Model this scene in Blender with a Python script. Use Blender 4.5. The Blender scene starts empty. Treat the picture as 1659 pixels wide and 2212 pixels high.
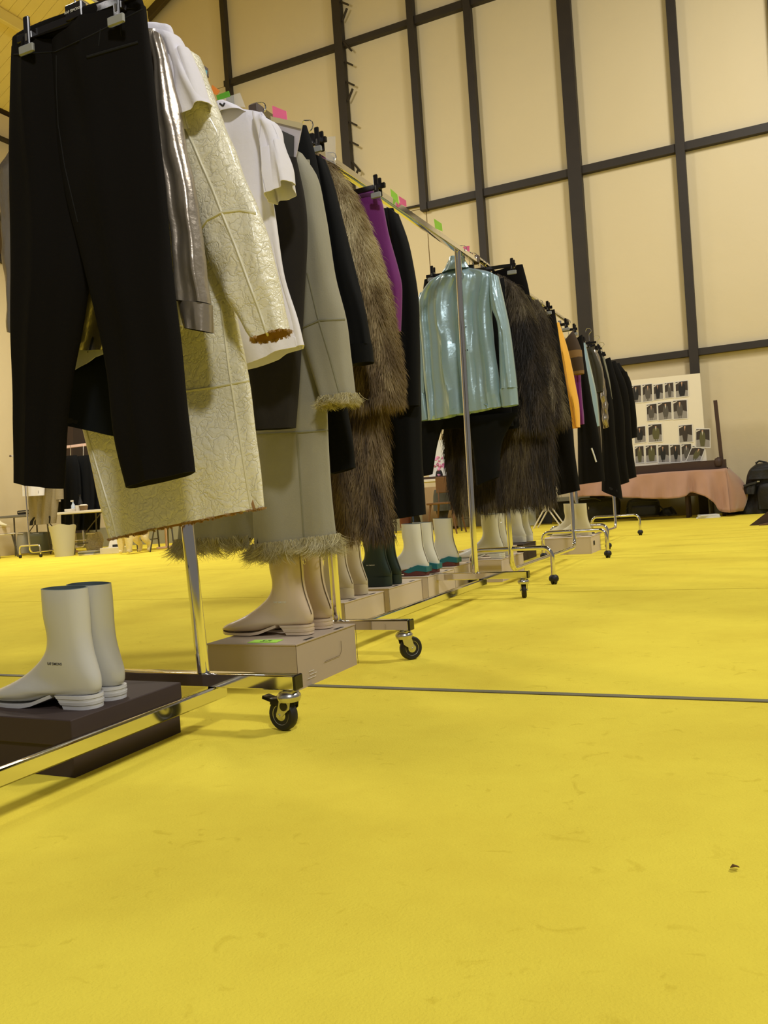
import bpy, math, random
import numpy as np
from mathutils import Vector, Matrix, noise
from mathutils.bvhtree import BVHTree

# ------------------------------------------------------------------ camera, world, lamps, exposure
W_, H_ = 1659, 2212
F_, YAW, PITCH, ROLL, CH = 1828.1, 0.442317, -0.0135304, 0.0712345, 0.55
def basis():
    cy, sy, cp, sp = math.cos(YAW), math.sin(YAW), math.cos(PITCH), math.sin(PITCH)
    f = Vector((-sy*cp, cy*cp, sp)); r = Vector((cy, sy, 0)); d = -r.cross(f)
    cr, sr = math.cos(ROLL), math.sin(ROLL)
    return cr*r + sr*d, -sr*r + cr*d, f
CR, CD, CF = basis()
CAM = Vector((0, 0, CH))
sc = bpy.context.scene
cd = bpy.data.cameras.new('camera'); cam = bpy.data.objects.new('camera', cd)
sc.collection.objects.link(cam); sc.camera = cam
cd.sensor_fit = 'VERTICAL'; cd.sensor_height = 36; cd.lens = 36*F_/H_; cd.clip_start = .02; cd.clip_end = 200
m3 = Matrix((CR, -CD, -CF)).transposed()
cam.matrix_world = Matrix.Translation(CAM) @ m3.to_4x4()
sc.view_settings.view_transform = 'Standard'; sc.view_settings.look = 'None'
sc.view_settings.gamma = 1; sc.view_settings.use_curve_mapping = False
sc.view_settings.exposure = -1.03
wd = bpy.data.worlds.new('world'); sc.world = wd; wd.use_nodes = True
wd.node_tree.nodes['Background'].inputs[0].default_value = (.62, .58, .52, 1)
wd.node_tree.nodes['Background'].inputs[1].default_value = .5
def area(name, loc, tgt, size, power, col=(1, .95, .86)):
    l = bpy.data.lights.new(name, 'AREA'); l.shape = 'SQUARE'; l.size = size; l.energy = power; l.color = col
    o = bpy.data.objects.new(name, l); sc.collection.objects.link(o); o.location = loc
    o.rotation_euler = (Vector(tgt)-Vector(loc)).to_track_quat('-Z', 'Y').to_euler(); return o
area('hall_lamp', (1.6, -1.6, 4.6), (-1.6, 3.2, .6), .5, 270, (1, .97, .95))
area('hall_lamp', (4.0, 5.0, 7.0), (-.7, 3.6, .0), .9, 660, (1, .96, .9))
area('hall_lamp', (1.5, 9.0, 7.4), (-1.0, 13.6, 1.5), 1.2, 430, (1, .96, .9))
area('hall_lamp', (-7.0, 7.0, 7.6), (-6.5, 10.5, 1.0), 1.0, 430)
area('hall_lamp', (-10.5, 9.0, 6.0), (-10.5, 9.0, 0), 1.2, 560)
area('hall_lamp', (-3.0, 1.0, 6.4), (-1.4, 2.6, 0), .8, 90)

# ------------------------------------------------------------------ helpers
C = sc.collection
rng = np.random.default_rng(7); random.seed(7)
ROOT = {}
def S(r, g, b):
    f = lambda c: (c/255/12.92 if c/255 <= .04045 else ((c/255+.055)/1.055)**2.4)
    return (f(r), f(g), f(b))
def ray(x, y): return CR*((x-W_/2)/F_) + CD*((y-H_/2)/F_) + CF
def U(x, y, Y): r = ray(x, y); return CAM + r*(Y/r.y)
def UX(x, y, X): r = ray(x, y); return CAM + r*(X/r.x)
def UZ(x, y, z=0): r = ray(x, y); return CAM + r*((z-CH)/r.z)
def tag(o, label=None, cat=None, group=None, kind=None):
    if label: o['label'] = label
    if cat: o['category'] = cat
    if group: o['group'] = group
    if kind: o['kind'] = kind
    return o
def thing(name, label, cat, loc, group=None, rz=0):
    o = bpy.data.objects.new(name, None); C.objects.link(o); o.location = loc; o.rotation_euler = (0, 0, rz)
    o.empty_display_size = .05; ROOT[o] = Vector(loc)
    return tag(o, label, cat, group)
_M = {}
def mat(name, col, rough=.6, metal=0, bump=None, vary=0, vscale=6, coat=0, alpha=1, attr=None, sheen=0, spec=.5, trans=0, emit=0, aniso=None):
    if name in _M: return _M[name]
    m = bpy.data.materials.new(name); m.use_nodes = True; nt = m.node_tree; N = nt.nodes; L = nt.links
    b = N['Principled BSDF']; I = b.inputs
    I['Base Color'].default_value = (*col, 1); I['Roughness'].default_value = rough; I['Metallic'].default_value = metal
    I['Specular IOR Level'].default_value = spec
    if coat: I['Coat Weight'].default_value = coat; I['Coat Roughness'].default_value = .12
    if sheen: I['Sheen Weight'].default_value = sheen; I['Sheen Roughness'].default_value = .5
    if alpha < 1: I['Alpha'].default_value = alpha
    if trans: I['Transmission Weight'].default_value = trans
    if vary or bump: tc = N.new('ShaderNodeTexCoord')
    if attr:
        at = N.new('ShaderNodeAttribute'); at.attribute_name = 'tone'
        cr = N.new('ShaderNodeValToRGB'); L.new(at.outputs['Fac'], cr.inputs[0])
        for i, (p, c) in enumerate(attr):
            e = cr.color_ramp.elements[i] if i < 2 else cr.color_ramp.elements.new(p)
            e.position = p; e.color = (*c, 1)
        L.new(cr.outputs[0], I['Base Color'])
    elif vary:
        n = N.new('ShaderNodeTexNoise'); n.inputs['Scale'].default_value = vscale; n.inputs['Detail'].default_value = 5
        L.new(tc.outputs['Object'], n.inputs['Vector'])
        mx = N.new('ShaderNodeMixRGB'); mx.inputs[1].default_value = (*[c*(1-vary) for c in col], 1)
        mx.inputs[2].default_value = (*[min(1, c*(1+vary)) for c in col], 1)
        L.new(n.outputs['Fac'], mx.inputs[0]); L.new(mx.outputs[0], I['Base Color'])
    if bump:
        kind, scale, dist = bump
        if kind == 'noise':
            n = N.new('ShaderNodeTexNoise'); n.inputs['Detail'].default_value = 8; out = n.outputs['Fac']
            n.inputs['Scale'].default_value = scale; L.new(tc.outputs['Object'], n.inputs['Vector'])
        elif kind == 'crinkle':
            w = N.new('ShaderNodeTexNoise'); w.inputs['Scale'].default_value = scale*.7; w.inputs['Detail'].default_value = 4
            L.new(tc.outputs['Object'], w.inputs['Vector'])
            sc1 = N.new('ShaderNodeVectorMath'); sc1.operation = 'SCALE'; sc1.inputs['Scale'].default_value = .22
            L.new(w.outputs['Color'], sc1.inputs[0])
            ad = N.new('ShaderNodeVectorMath'); ad.operation = 'ADD'; L.new(tc.outputs['Object'], ad.inputs[0]); L.new(sc1.outputs[0], ad.inputs[1])
            n = N.new('ShaderNodeTexVoronoi'); n.feature = 'DISTANCE_TO_EDGE'; n.inputs['Scale'].default_value = scale
            L.new(ad.outputs[0], n.inputs['Vector'])
            pw = N.new('ShaderNodeMath'); pw.operation = 'POWER'; pw.inputs[1].default_value = .35; L.new(n.outputs['Distance'], pw.inputs[0])
            w2 = N.new('ShaderNodeTexNoise'); w2.inputs['Scale'].default_value = scale*2.5; w2.inputs['Detail'].default_value = 6
            L.new(tc.outputs['Object'], w2.inputs['Vector'])
            mu = N.new('ShaderNodeMath'); mu.operation = 'MULTIPLY'; L.new(pw.outputs[0], mu.inputs[0]); L.new(w2.outputs['Fac'], mu.inputs[1]); out = mu.outputs[0]
        else:  # weave
            n = N.new('ShaderNodeTexWave'); n.inputs['Scale'].default_value = scale; n.inputs['Distortion'].default_value = 2
            L.new(tc.outputs['Object'], n.inputs['Vector']); out = n.outputs['Fac']
        bp = N.new('ShaderNodeBump'); bp.inputs['Distance'].default_value = dist; bp.inputs['Strength'].default_value = 1
        L.new(out, bp.inputs['Height']); L.new(bp.outputs[0], I['Normal'])
    _M[name] = m; return m

class MB:
    def __init__(s): s.v = []; s.f = []; s.m = []; s.t = []
    def add(s, vs, fs, mi=0, tone=None):
        o = len(s.v); s.v += [tuple(v) for v in vs]; s.f += [tuple(i+o for i in f) for f in fs]; s.m += [mi]*len(fs)
        s.t += (list(tone) if tone is not None else [0]*len(vs)); return s
    def box(s, c, d, R=None, mi=0, bev=0):
        hx, hy, hz = d[0]/2, d[1]/2, d[2]/2; c = Vector(c)
        if bev:
            b = min(bev, hx*.9, hy*.9, hz*.9); vs = []; fs = []
            for k, (zz, ins) in enumerate(((-hz, b), (-hz+b, 0), (hz-b, 0), (hz, b))):
                X, Y = hx-ins, hy-ins; q = b*.7
                ring = [(-X+q, -Y), (X-q, -Y), (X, -Y+q), (X, Y-q), (X-q, Y), (-X+q, Y), (-X, Y-q), (-X, -Y+q)]
                vs += [Vector((x, y, zz)) for x, y in ring]
            for k in range(3):
                for i in range(8):
                    j = (i+1) % 8; fs.append((k*8+i, k*8+j, k*8+8+j, k*8+8+i))
            fs += [tuple(range(7, -1, -1)), tuple(range(24, 32))]
        else:
            vs = [Vector((x*hx, y*hy, z*hz)) for z in (-1, 1) for y in (-1, 1) for x in (-1, 1)]
            fs = [(0, 2, 3, 1), (4, 5, 7, 6), (0, 1, 5, 4), (2, 6, 7, 3), (0, 4, 6, 2), (1, 3, 7, 5)]
        if R is not None: vs = [R @ v for v in vs]
        return s.add([v+c for v in vs], fs, mi)
    def bar(s, a, b, w, h, mi=0, up=(0, 0, 1)):
        a, b = Vector(a), Vector(b); d = b-a; L = d.length; d.normalize(); u = Vector(up)
        x = d.cross(u).normalized(); z = x.cross(d)
        return s.box((a+b)/2, (w, L, h), Matrix((x, d, z)).transposed(), mi, bev=min(w, h)*.12)
    def tube(s, pts, r, n=10, mi=0, cap=True):
        pts = [Vector(p) for p in pts]; R = r if isinstance(r, (list, tuple)) else [r]*len(pts)
        vs = []; fs = []; pu = None
        for i, p in enumerate(pts):
            d = (pts[min(i+1, len(pts)-1)]-pts[max(i-1, 0)]).normalized()
            if pu is None: pu = d.orthogonal().normalized()
            pu = (pu-d*pu.dot(d)); pu = pu.normalized() if pu.length > 1e-6 else d.orthogonal().normalized()
            q = d.cross(pu)
            vs += [p+(pu*math.cos(2*math.pi*k/n)+q*math.sin(2*math.pi*k/n))*R[i] for k in range(n)]
        for i in range(len(pts)-1):
            for k in range(n):
                j = (k+1) % n; fs.append((i*n+k, i*n+j, i*n+n+j, i*n+n+k))
        if cap: fs += [tuple(range(n-1, -1, -1)), tuple((len(pts)-1)*n+k for k in range(n))]
        return s.add(vs, fs, mi)
    def lathe(s, c, axis, prof, n=24, mi=0):
        a = Vector(axis).normalized(); u = a.orthogonal().normalized(); w = a.cross(u); c = Vector(c); vs = []; fs = []
        for r, h in prof: vs += [c+a*h+(u*math.cos(2*math.pi*k/n)+w*math.sin(2*math.pi*k/n))*r for k in range(n)]
        for i in range(len(prof)-1):
            for k in range(n):
                j = (k+1) % n; fs.append((i*n+k, i*n+j, i*n+n+j, i*n+n+k))
        fs += [tuple(range(n-1, -1, -1)), tuple((len(prof)-1)*n+k for k in range(n))]
        return s.add(vs, fs, mi)
    def plate(s, pts, th, mi=0, nrm=None):
        pts = [Vector(p) for p in pts]; n = len(pts)
        N = Vector(nrm) if nrm is not None else (pts[1]-pts[0]).cross(pts[2]-pts[0]).normalized()
        vs = pts+[p+N*th for p in pts]
        fs = [tuple(range(n-1, -1, -1)), tuple(range(n, 2*n))]+[(i, (i+1) % n, n+(i+1) % n, n+i) for i in range(n)]
        return s.add(vs, fs, mi)
    def build(s, name, mats, parent=None, smooth=True, ang=40, tone=False):
        return mk(name, s.v, s.f, mats, parent, smooth, s.m, s.t if tone else None, ang)
def mk(name, vs, fs, mats, parent=None, smooth=True, mi=None, tone=None, ang=40):
    V = np.array(vs, dtype=np.float64).reshape(-1, 3)
    if parent is not None:
        r = parent
        while r.parent: r = r.parent
        o0 = ROOT[r]
    else:
        o0 = Vector(((V[:, 0].min()+V[:, 0].max())/2, (V[:, 1].min()+V[:, 1].max())/2, V[:, 2].min()))
    V = V-np.array(o0)
    me = bpy.data.meshes.new(name); me.from_pydata([tuple(v) for v in V], [], fs)
    if not isinstance(mats, (list, tuple)): mats = [mats]
    for m in mats: me.materials.append(m)
    if mi and max(mi) > 0: me.polygons.foreach_set('material_index', mi)
    if smooth:
        me.polygons.foreach_set('use_smooth', [True]*len(me.polygons))
        try: me.set_sharp_from_angle(angle=math.radians(ang))
        except Exception: pass
    if tone is not None:
        a = me.attributes.new('tone', 'FLOAT', 'POINT'); a.data.foreach_set('value', np.array(tone, dtype=np.float32))
    me.update()
    o = bpy.data.objects.new(name, me); C.objects.link(o)
    if parent is not None: o.parent = parent
    else: o.location = o0; ROOT[o] = Vector(o0)
    return o
def copy_tree(o, parent=None):
    c = o.copy(); C.objects.link(c); c.parent = parent
    for ch in list(o.children): copy_tree(ch, c)
    return c
def cat(P, m):   # catmull-rom resample of a list of vectors
    P = [np.array(p, float) for p in P]; n = len(P); out = []
    d = [0]
    for i in range(1, n): d.append(d[-1]+max(1e-6, np.linalg.norm(P[i]-P[i-1])))
    for k in range(m):
        s = d[-1]*k/(m-1); i = min(max(np.searchsorted(d, s, side='right')-1, 0), n-2)
        t = (s-d[i])/(d[i+1]-d[i]); h = d[i+1]-d[i]
        m0 = (P[i+1]-P[i-1])/(d[i+1]-d[i-1])*h if i > 0 else P[1]-P[0]
        m1 = (P[i+2]-P[i])/(d[i+2]-d[i])*h if i < n-2 else P[-1]-P[-2]
        out.append((2*t**3-3*t*t+1)*P[i]+(t**3-2*t*t+t)*m0+(-2*t**3+3*t*t)*P[i+1]+(t**3-t*t)*m1)
    return out
def loft(parent, name, rows, Y, t, mats, fold=(0, 3, 0), m=34, n=48, wr=.004, wf=6, top=.4, crease=0, xe=.85, lean=0, topk=.12, folds=None, tuck=0, deep=1):
    """closed cloth tube through rows of (left x, left y, right x, right y) seen on the plane at depth Y, t thick"""
    R6 = []
    for r in rows:
        a, b = U(r[0], r[1], Y), U(r[2], r[3], Y); R6.append((*a, *b))
    mm = cat(R6, m); vs = []; fs = []
    for i, q in enumerate(mm):
        v = i/(m-1); A = Vector(q[:3]); B = Vector(q[3:]); c = (A+B)/2; h = (B-A)/2
        tt = t*(top+(1-top)*min(1, v/topk)**.6)
        tt = min(tt, h.length*1.1)
        for j in range(n):
            a = 2*math.pi*j/n; cx, sy = math.cos(a), math.sin(a)
            x = math.copysign(abs(cx)**xe, cx); y = math.copysign(abs(sy)**.9, sy)
            p = c+h*x
            amp = fold[0]*(.15+.85*v)
            d = amp*(math.sin(fold[1]*math.pi*x+fold[2]+.9*math.sin(2.3*v+fold[2]))+.45*math.sin(fold[1]*1.83*math.pi*x+2*fold[2]+v*2))
            if folds:
                for (x0, x1, wd_, a_) in folds:
                    xc = x0+(x1-x0)*v; d += a_*math.exp(-((x-xc)/wd_)**2)*min(1, v*4)
            env = 1-abs(x)**6
            if crease and sy > 0: d -= crease*max(0, 1-abs(x)/.5)**1.5
            nz = noise.noise(Vector((p.x*wf+fold[2]*3, p.z*wf*.8, Y*2+(.5 if sy > 0 else 9))))*wr*2
            p.y += -tt*y+(d+nz)*(env if abs(x) > .9 else 1)+lean*v+tuck*max(0, 1-v/.22)**2
            p.x += nz*.35
            vs.append(p)
    for i in range(m-1):
        for j in range(n):
            k = (j+1) % n; fs.append((i*n+j, i*n+k, i*n+n+k, i*n+n+j))
    mi = [0]*len(fs); lin = 1 if isinstance(mats, (list, tuple)) and len(mats) > 1 else 0
    # turned-in hem and inside
    base = (m-1)*n; bot = vs[base:base+n]; cb = sum(bot, Vector())/n; up = (Vector(mm[-3][:3])+Vector(mm[-3][3:]))/2-(Vector(mm[-1][:3])+Vector(mm[-1][3:]))/2
    o = len(vs)
    for s, u in ((.965, 0), (.93, .6*deep), (.7, 1.2*deep)):
        vs += [cb+(p-cb)*s+up*u for p in bot]
    prev = base
    for k_ in range(3):
        cur = o+k_*n
        for j in range(n):
            k = (j+1) % n; fs.append((prev+j, prev+k, cur+k, cur+j)); mi.append(lin)
        prev = cur
    fs.append(tuple(prev+j for j in range(n))); mi.append(lin)
    fs.append(tuple(range(n))); mi.append(0)
    ob = mk(name, vs, fs, mats, parent, True, mi, ang=60)
    ob_data[ob] = (vs, fs, bot); return ob
ob_data = {}
def bvh(*obs):
    v = []; f = []
    for o in obs:
        a, b, _ = ob_data[o]; k = len(v); v += a; f += [tuple(i+k for i in q) for q in b]
    return BVHTree.FromPolygons(v, f)
def seam(parent, name, px, tree, r, m, off=.0, step=8):
    """raised seam that follows the cloth below it"""
    P = []
    for (a, b) in zip(px[:-1], px[1:]):
        k = max(1, int(math.hypot(a[0]-b[0], a[1]-b[1])/step))
        P += [(a[0]+(b[0]-a[0])*i/k, a[1]+(b[1]-a[1])*i/k) for i in range(k)]
    P.append(px[-1]); pts = []
    for x, y in P:
        d = ray(x, y).normalized(); h = tree.ray_cast(CAM, d)
        if h[0] is not None: pts.append(h[0]-d*off)
    if len(pts) < 2: return None
    return MB().tube(pts, r, 6).build(name, m, parent)
def hair(parent, name, obs, count, ln, wd_, m, seed=1, grav=.8, norm=.4, front=.5, jit=.35, tonef=None, zmin=-9, curl=0):
    r = np.random.default_rng(seed); A = []; T = []
    for o in obs:
        vs, fs, _ = ob_data[o]; V = np.array([tuple(v) for v in vs])
        q = np.array([f for f in fs if len(f) == 4]); A.append(V[q])
    Q = np.concatenate(A); n = np.cross(Q[:, 1]-Q[:, 0], Q[:, 3]-Q[:, 0])+np.cross(Q[:, 3]-Q[:, 2], Q[:, 1]-Q[:, 2])
    ar = np.linalg.norm(n, axis=1)+1e-12; nn = n/ar[:, None]
    cen = Q.mean(1); view = cen-np.array(CAM); view /= np.linalg.norm(view, axis=1)[:, None]
    # outward normals: away from the mean column of the coat
    w = ar*(np.abs((nn*view).sum(1)) > -1)*(cen[:, 2] > zmin)
    idx = r.choice(len(Q), count, p=w/w.sum()); u, v = r.random(count)[:, None], r.random(count)[:, None]
    q = Q[idx]; P = (q[:, 0]*(1-u)+q[:, 1]*u)*(1-v)+(q[:, 3]*(1-u)+q[:, 2]*u)*v; N = nn[idx]
    d = N*norm+np.array([0, 0, -grav])+r.normal(0, jit, (count, 3))*.5
    d /= np.linalg.norm(d, axis=1)[:, None]
    L = (ln*(.6+.8*r.random(count)))[:, None]; vw = P-np.array(CAM); s = np.cross(d, vw); s /= np.linalg.norm(s, axis=1)[:, None]+1e-9
    ang = r.random(count)*.8-.4; s = s*np.cos(ang)[:, None]+N*np.sin(ang)[:, None]
    wv = (wd_*(.6+.8*r.random(count)))[:, None]
    sag = np.array([0, 0, -1]); c1 = r.normal(0, curl, (count, 3))*ln
    p0 = P-d*L*.1; p1 = P+d*L*.45+c1*.6; p2 = P+d*L*.8+sag*L*.12+c1; p3 = P+d*L+sag*L*.3+c1*.3
    vs = np.stack([p0-s*wv, p0+s*wv, p1-s*wv*.85, p1+s*wv*.85, p2-s*wv*.5, p2+s*wv*.5, p3], 1).reshape(-1, 3)
    b = (np.arange(count)*7)[:, None]
    q1 = b+np.array([0, 1, 3, 2]); q2 = b+np.array([2, 3, 5, 4]); t3 = b+np.array([4, 5, 6])
    fs = q1.tolist()+q2.tolist()+t3.tolist()
    if tonef is None: tn = r.random(count)
    else: tn = np.clip([tonef(p, rr) for p, rr in zip(P, r.random(count))], 0, 1)
    T = np.repeat(tn, 7)
    o = mk(name, vs, fs, m, parent, True, None, T, ang=180); o['kind'] = 'stuff'; return o
def fringe(parent, name, pts, count, ln, wd_, m, seed=1, spread=.01, curl=.5):
    r = random.Random(seed); mb = MB(); n = len(pts)
    cl = []
    for i in range(count):
        if i % 22 == 0: kc = r.randrange(n); fc = r.random(); tc_ = r.random()*6.28; lc = .6+r.random()*.6; dc = Vector((r.gauss(0, .3), r.gauss(0, .3), -1)); cc = curl*(1 if r.random() > .5 else -1)*(.5+.5*r.random())
        k = kc; a, b = pts[k], pts[(k+1) % n]; p = a.lerp(b, fc)+Vector((r.gauss(0, spread), r.gauss(0, spread), r.random()*min(.012, ln*.25)))
        L = ln*lc*(.8+r.random()*.4); th = tc_+r.gauss(0, .25); cu = cc*(.8+.4*r.random()); dirx = Vector((math.cos(th), math.sin(th), 0))
        q = [p]; d = (dc+Vector((r.gauss(0, .08), r.gauss(0, .08), 0))).normalized()
        for s in range(5):
            d = (d+dirx*cu*(.3+.25*s)).normalized(); q.append(q[-1]+d*L/5)
        w = wd_*(.6+r.random()*.8); vv = (p-CAM).normalized(); sd = d.cross(vv)
        sd = sd.normalized() if sd.length > .1 else Vector((1, 0, 0)); vs = []; fs = []
        for s, x in enumerate(q):
            ww = w*(1-s/6); vs += [x-sd*ww, x+sd*ww]
            if s: fs.append((2*s-2, 2*s-1, 2*s+1, 2*s))
        t = r.random(); mb.add(vs, fs, 0, [t]*len(vs))
    o = mb.build(name, m, parent, tone=True, ang=180); o['kind'] = 'stuff'; return o
def textmesh(s, size, th=.0004):
    cu = bpy.data.curves.new('lettering', 'FONT'); cu.body = s; cu.size = size; cu.align_x = 'CENTER'; cu.align_y = 'CENTER'; cu.offset = size*.012
    o = bpy.data.objects.new('lettering', cu); C.objects.link(o); bpy.context.view_layer.update()
    me = bpy.data.meshes.new_from_object(o); bpy.data.objects.remove(o)
    v = [x.co.copy() for x in me.vertices]; f = [tuple(p.vertices) for p in me.polygons]; return v, f
TXT = textmesh('RAF SIMONS', 1)
def lettering(parent, c, right, up, size, m, txt=None, tree=None, into=None, name='lettering'):
    v, f = txt or TXT; c = Vector(c); right = Vector(right).normalized(); up = Vector(up).normalized(); out = []
    for p in v:
        q = c+right*p.x*size+up*p.y*size
        if tree:
            h = tree.ray_cast(q-into*.2, into)
            if h[0] is not None: q = h[0]-into*.0008
        out.append(q)
    return mk(name, out, f, m, parent, False)

# ------------------------------------------------------------------ materials
CHROME = mat('chrome', (.82, .80, .78), .08, 1)
STEELW = mat('brushed_zinc', (.62, .61, .58), .28, 1)
RUBBER = mat('black_rubber', S(22, 21, 20), .55)
BLKPL = mat('black_plastic', S(20, 16, 16), .25)
GREYPAD = mat('grey_clip_pad', S(150, 152, 150), .6)
WHITE = mat('white_print', S(225, 225, 220), .6)
INK = mat('dark_ink', S(25, 24, 26), .7)
BROWNCAP = mat('brown_rubber_cap', S(88, 74, 68), .5)
BLACK = mat('black_wool', S(18, 16, 15), .9, bump=('noise', 900, .0006), spec=.12)
BLACK2 = mat('black_jersey', S(10, 11, 12), .85, bump=('noise', 700, .0005), spec=.2)
BLACK3 = mat('black_heavy_wool', S(17, 15, 12), .9, bump=('noise', 300, .0008), spec=.15)
NAVY = mat('navy_cloth', S(17, 22, 28), .85, spec=.2)
CHAR = mat('charcoal_wool', S(40, 37, 34), .9, bump=('noise', 600, .0006), spec=.2)
LIN = mat('dark_lining', S(20, 17, 14), .9)
TEE = mat('white_cotton', S(226, 224, 234), .85, bump=('noise', 60, .0012))
SILVER = mat('silver_foil_cloth', S(172, 162, 148), .27, .75, bump=('noise', 35, .002))
CREAM = mat('cream_crinkled_leather', S(232, 228, 204), .32, bump=('crinkle', 25, .0048), vary=.05, coat=.25)
CREAMS = mat('cream_seam', S(222, 218, 190), .4)
SHEARL = mat('brown_shearling', S(160, 122, 74), .9)
GREY = mat('grey_green_suede', S(150, 147, 131), .9, vary=.14, vscale=9, bump=('noise', 220, .0006), sheen=.15, spec=.15)
GREYS = mat('grey_suede_seam', S(128, 126, 106), .9)
CURLY = mat('curly_shearling', S(190, 180, 130), .8, attr=[(0, S(150, 138, 92)), (1, S(212, 205, 168))])
BROWNF = mat('brown_pile', S(150, 105, 55), .8, attr=[(0, S(130, 98, 54)), (1, S(185, 150, 96))])
PURPLE = mat('purple_knit', S(106, 14, 106), .8, bump=('noise', 500, .0005), sheen=.2)
FURB = mat('fur_base', S(132, 112, 78), .95)
FURM = mat('tan_fur', S(150, 130, 90), .7, attr=[(0, S(52, 38, 22)), (.35, S(112, 92, 60)), (.7, S(160, 140, 98)), (1, S(206, 192, 150))])
FURD = mat('dark_fur', S(90, 80, 60), .7, attr=[(0, S(26, 19, 12)), (.4, S(62, 50, 34)), (.75, S(100, 88, 64)), (1, S(150, 138, 108))])
FURDB = mat('dark_fur_base', S(56, 45, 32), .95)
BLUE = mat('light_blue_shiny_cloth', S(168, 196, 204), .3, .35, bump=('noise', 18, .003), coat=.7)
YEL = mat('amber_knit', S(240, 178, 48), .8, sheen=.2)
STR1 = mat('brown_stripe', S(66, 50, 32), .9)
STR2 = mat('tan_stripe', S(130, 100, 58), .9)
OLIVE = mat('olive_cloth', S(52, 48, 32), .85)
DSEAM = mat('dark_seam', S(3, 3, 3), .9)

# ------------------------------------------------------------------ hall
WY, WX, SL = 13.6, -13.75, .5
def roofz(x): return 10.6+SL*(x+10.3) if x < -2.85 else 10.6+SL*(7.45)-SL*(x+2.85)
CARPET = mat('yellow_carpet', S(240, 220, 74), .95, bump=('noise', 260, .0012), spec=.1)
nt = CARPET.node_tree; N = nt.nodes; L = nt.links
tc = N.new('ShaderNodeTexCoord'); n1 = N.new('ShaderNodeTexNoise'); n1.inputs['Scale'].default_value = 2.2; n1.inputs['Detail'].default_value = 8; n1.inputs['Roughness'].default_value = .65
L.new(tc.outputs['Object'], n1.inputs['Vector'])
r1 = N.new('ShaderNodeValToRGB'); r1.color_ramp.elements[0].position = .3; r1.color_ramp.elements[0].color = (*S(231, 209, 72), 1)
r1.color_ramp.elements[1].position = .62; r1.color_ramp.elements[1].color = (*S(243, 224, 80), 1)
L.new(n1.outputs['Fac'], r1.inputs[0])
n2 = N.new('ShaderNodeTexNoise'); n2.inputs['Scale'].default_value = 16; n2.inputs['Detail'].default_value = 4; n2.inputs['Distortion'].default_value = 1.5
L.new(tc.outputs['Object'], n2.inputs['Vector'])
r2 = N.new('ShaderNodeValToRGB'); r2.color_ramp.elements[0].position = .27; r2.color_ramp.elements[0].color = (*S(200, 185, 110), 1)
r2.color_ramp.elements[1].position = .37; r2.color_ramp.elements[1].color = (1, 1, 1, 1)
L.new(n2.outputs['Fac'], r2.inputs[0])
mx = N.new('ShaderNodeMixRGB'); mx.blend_type = 'MULTIPLY'; mx.inputs[0].default_value = .25
L.new(r1.outputs[0], mx.inputs[1]); L.new(r2.outputs[0], mx.inputs[2]); L.new(mx.outputs[0], N['Principled BSDF'].inputs['Base Color'])
floor = MB().box((-2.9, 4.3, -.06), (21.7, 18.7, .1)).build('floor', mat('floor_slab', S(60, 56, 40), .9), smooth=False)
tag(floor, kind='structure', label='bright yellow carpeted floor of the hall')
edges = [-5, -2.22, 0, 2.215, 4.44, 6.68, 9.2, 11.6, WY]
for a, b in zip(edges[:-1], edges[1:]):
    MB().box((-2.9, (a+b)/2, -.006), (21.7, b-a-.011, .012)).build('carpet_strip', CARPET, floor, smooth=False)
GREYTAPE = mat('grey_tape', S(122, 118, 92), .7)
MB().box((-2.9, 2.225, .0012), (21.7, .024, .0018)).build('seam_tape', GREYTAPE, floor, smooth=False)
WALL = mat('beige_wall_panel', S(220, 204, 164), .62, vary=.035, vscale=.7, bump=('noise', 2.5, .01))
FRAME = mat('dark_steel', S(44, 36, 25), .6, vary=.25, vscale=5)
cols = [(-11.6, .1), (-9.0, .09), (-6.62, .16), (-5.24, .12), (-4.24, .12), (-2.67, .21), (-1.1, .13), (.25, .12), (2.4, .2), (5, .12)]
def colr(i): return cols[i][0]
ys = WY
wb = MB(); gx = [WX, -2.85, 8]
pts = [Vector((WX-.3, WY+.02, -.1)), Vector((8, WY+.02, -.1)), Vector((8, WY+.02, roofz(8))), Vector((-2.85, WY+.02, roofz(-2.85))), Vector((WX-.3, WY+.02, roofz(WX-.3)))]
wb.plate(pts, .15, nrm=(0, 1, 0)); wall = wb.build('wall_back', mat('wall_backing', S(150, 128, 84), .8), smooth=False)
tag(wall, kind='structure', label='tall beige panelled end wall with dark steel frame')
vx = [WX]+[c[0] for c in cols]+[8]; hz = [0, 2.43, 5.49, 8.62, 11.7]
for i in range(len(vx)-1):
    for j in range(len(hz)):
        x0, x1 = vx[i]+.008, vx[i+1]-.008; z0 = hz[j]+.006; z1 = hz[j+1]-.006 if j < 4 else 99
        if x0 < -9.1 and j == 4: pass
        a, b = min(z1, roofz(x0)), min(z1, roofz(x1))
        if a <= z0+.05 and b <= z0+.05: continue
        a = max(a, z0+.01); b = max(b, z0+.01)
        P = [Vector((x0, WY, z0)), Vector((x1, WY, z0)), Vector((x1, WY, b)), Vector((x0, WY, a))]
        MB().plate(P, .025, nrm=(0, 1, 0)).build('panel', WALL, wall, smooth=False)
for k, (x, w) in enumerate(cols):
    z0 = 0 if k > 2 else 2.5
    if k == 3: z0 = 5.42
    if k == 1: z0 = 5.6
    if k == 0: continue
    z1 = roofz(x); m_ = MB().box((x, WY-.07, (z0+z1)/2), (w, .13, z1-z0)); m_.build('column', FRAME, wall, smooth=False)
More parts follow.
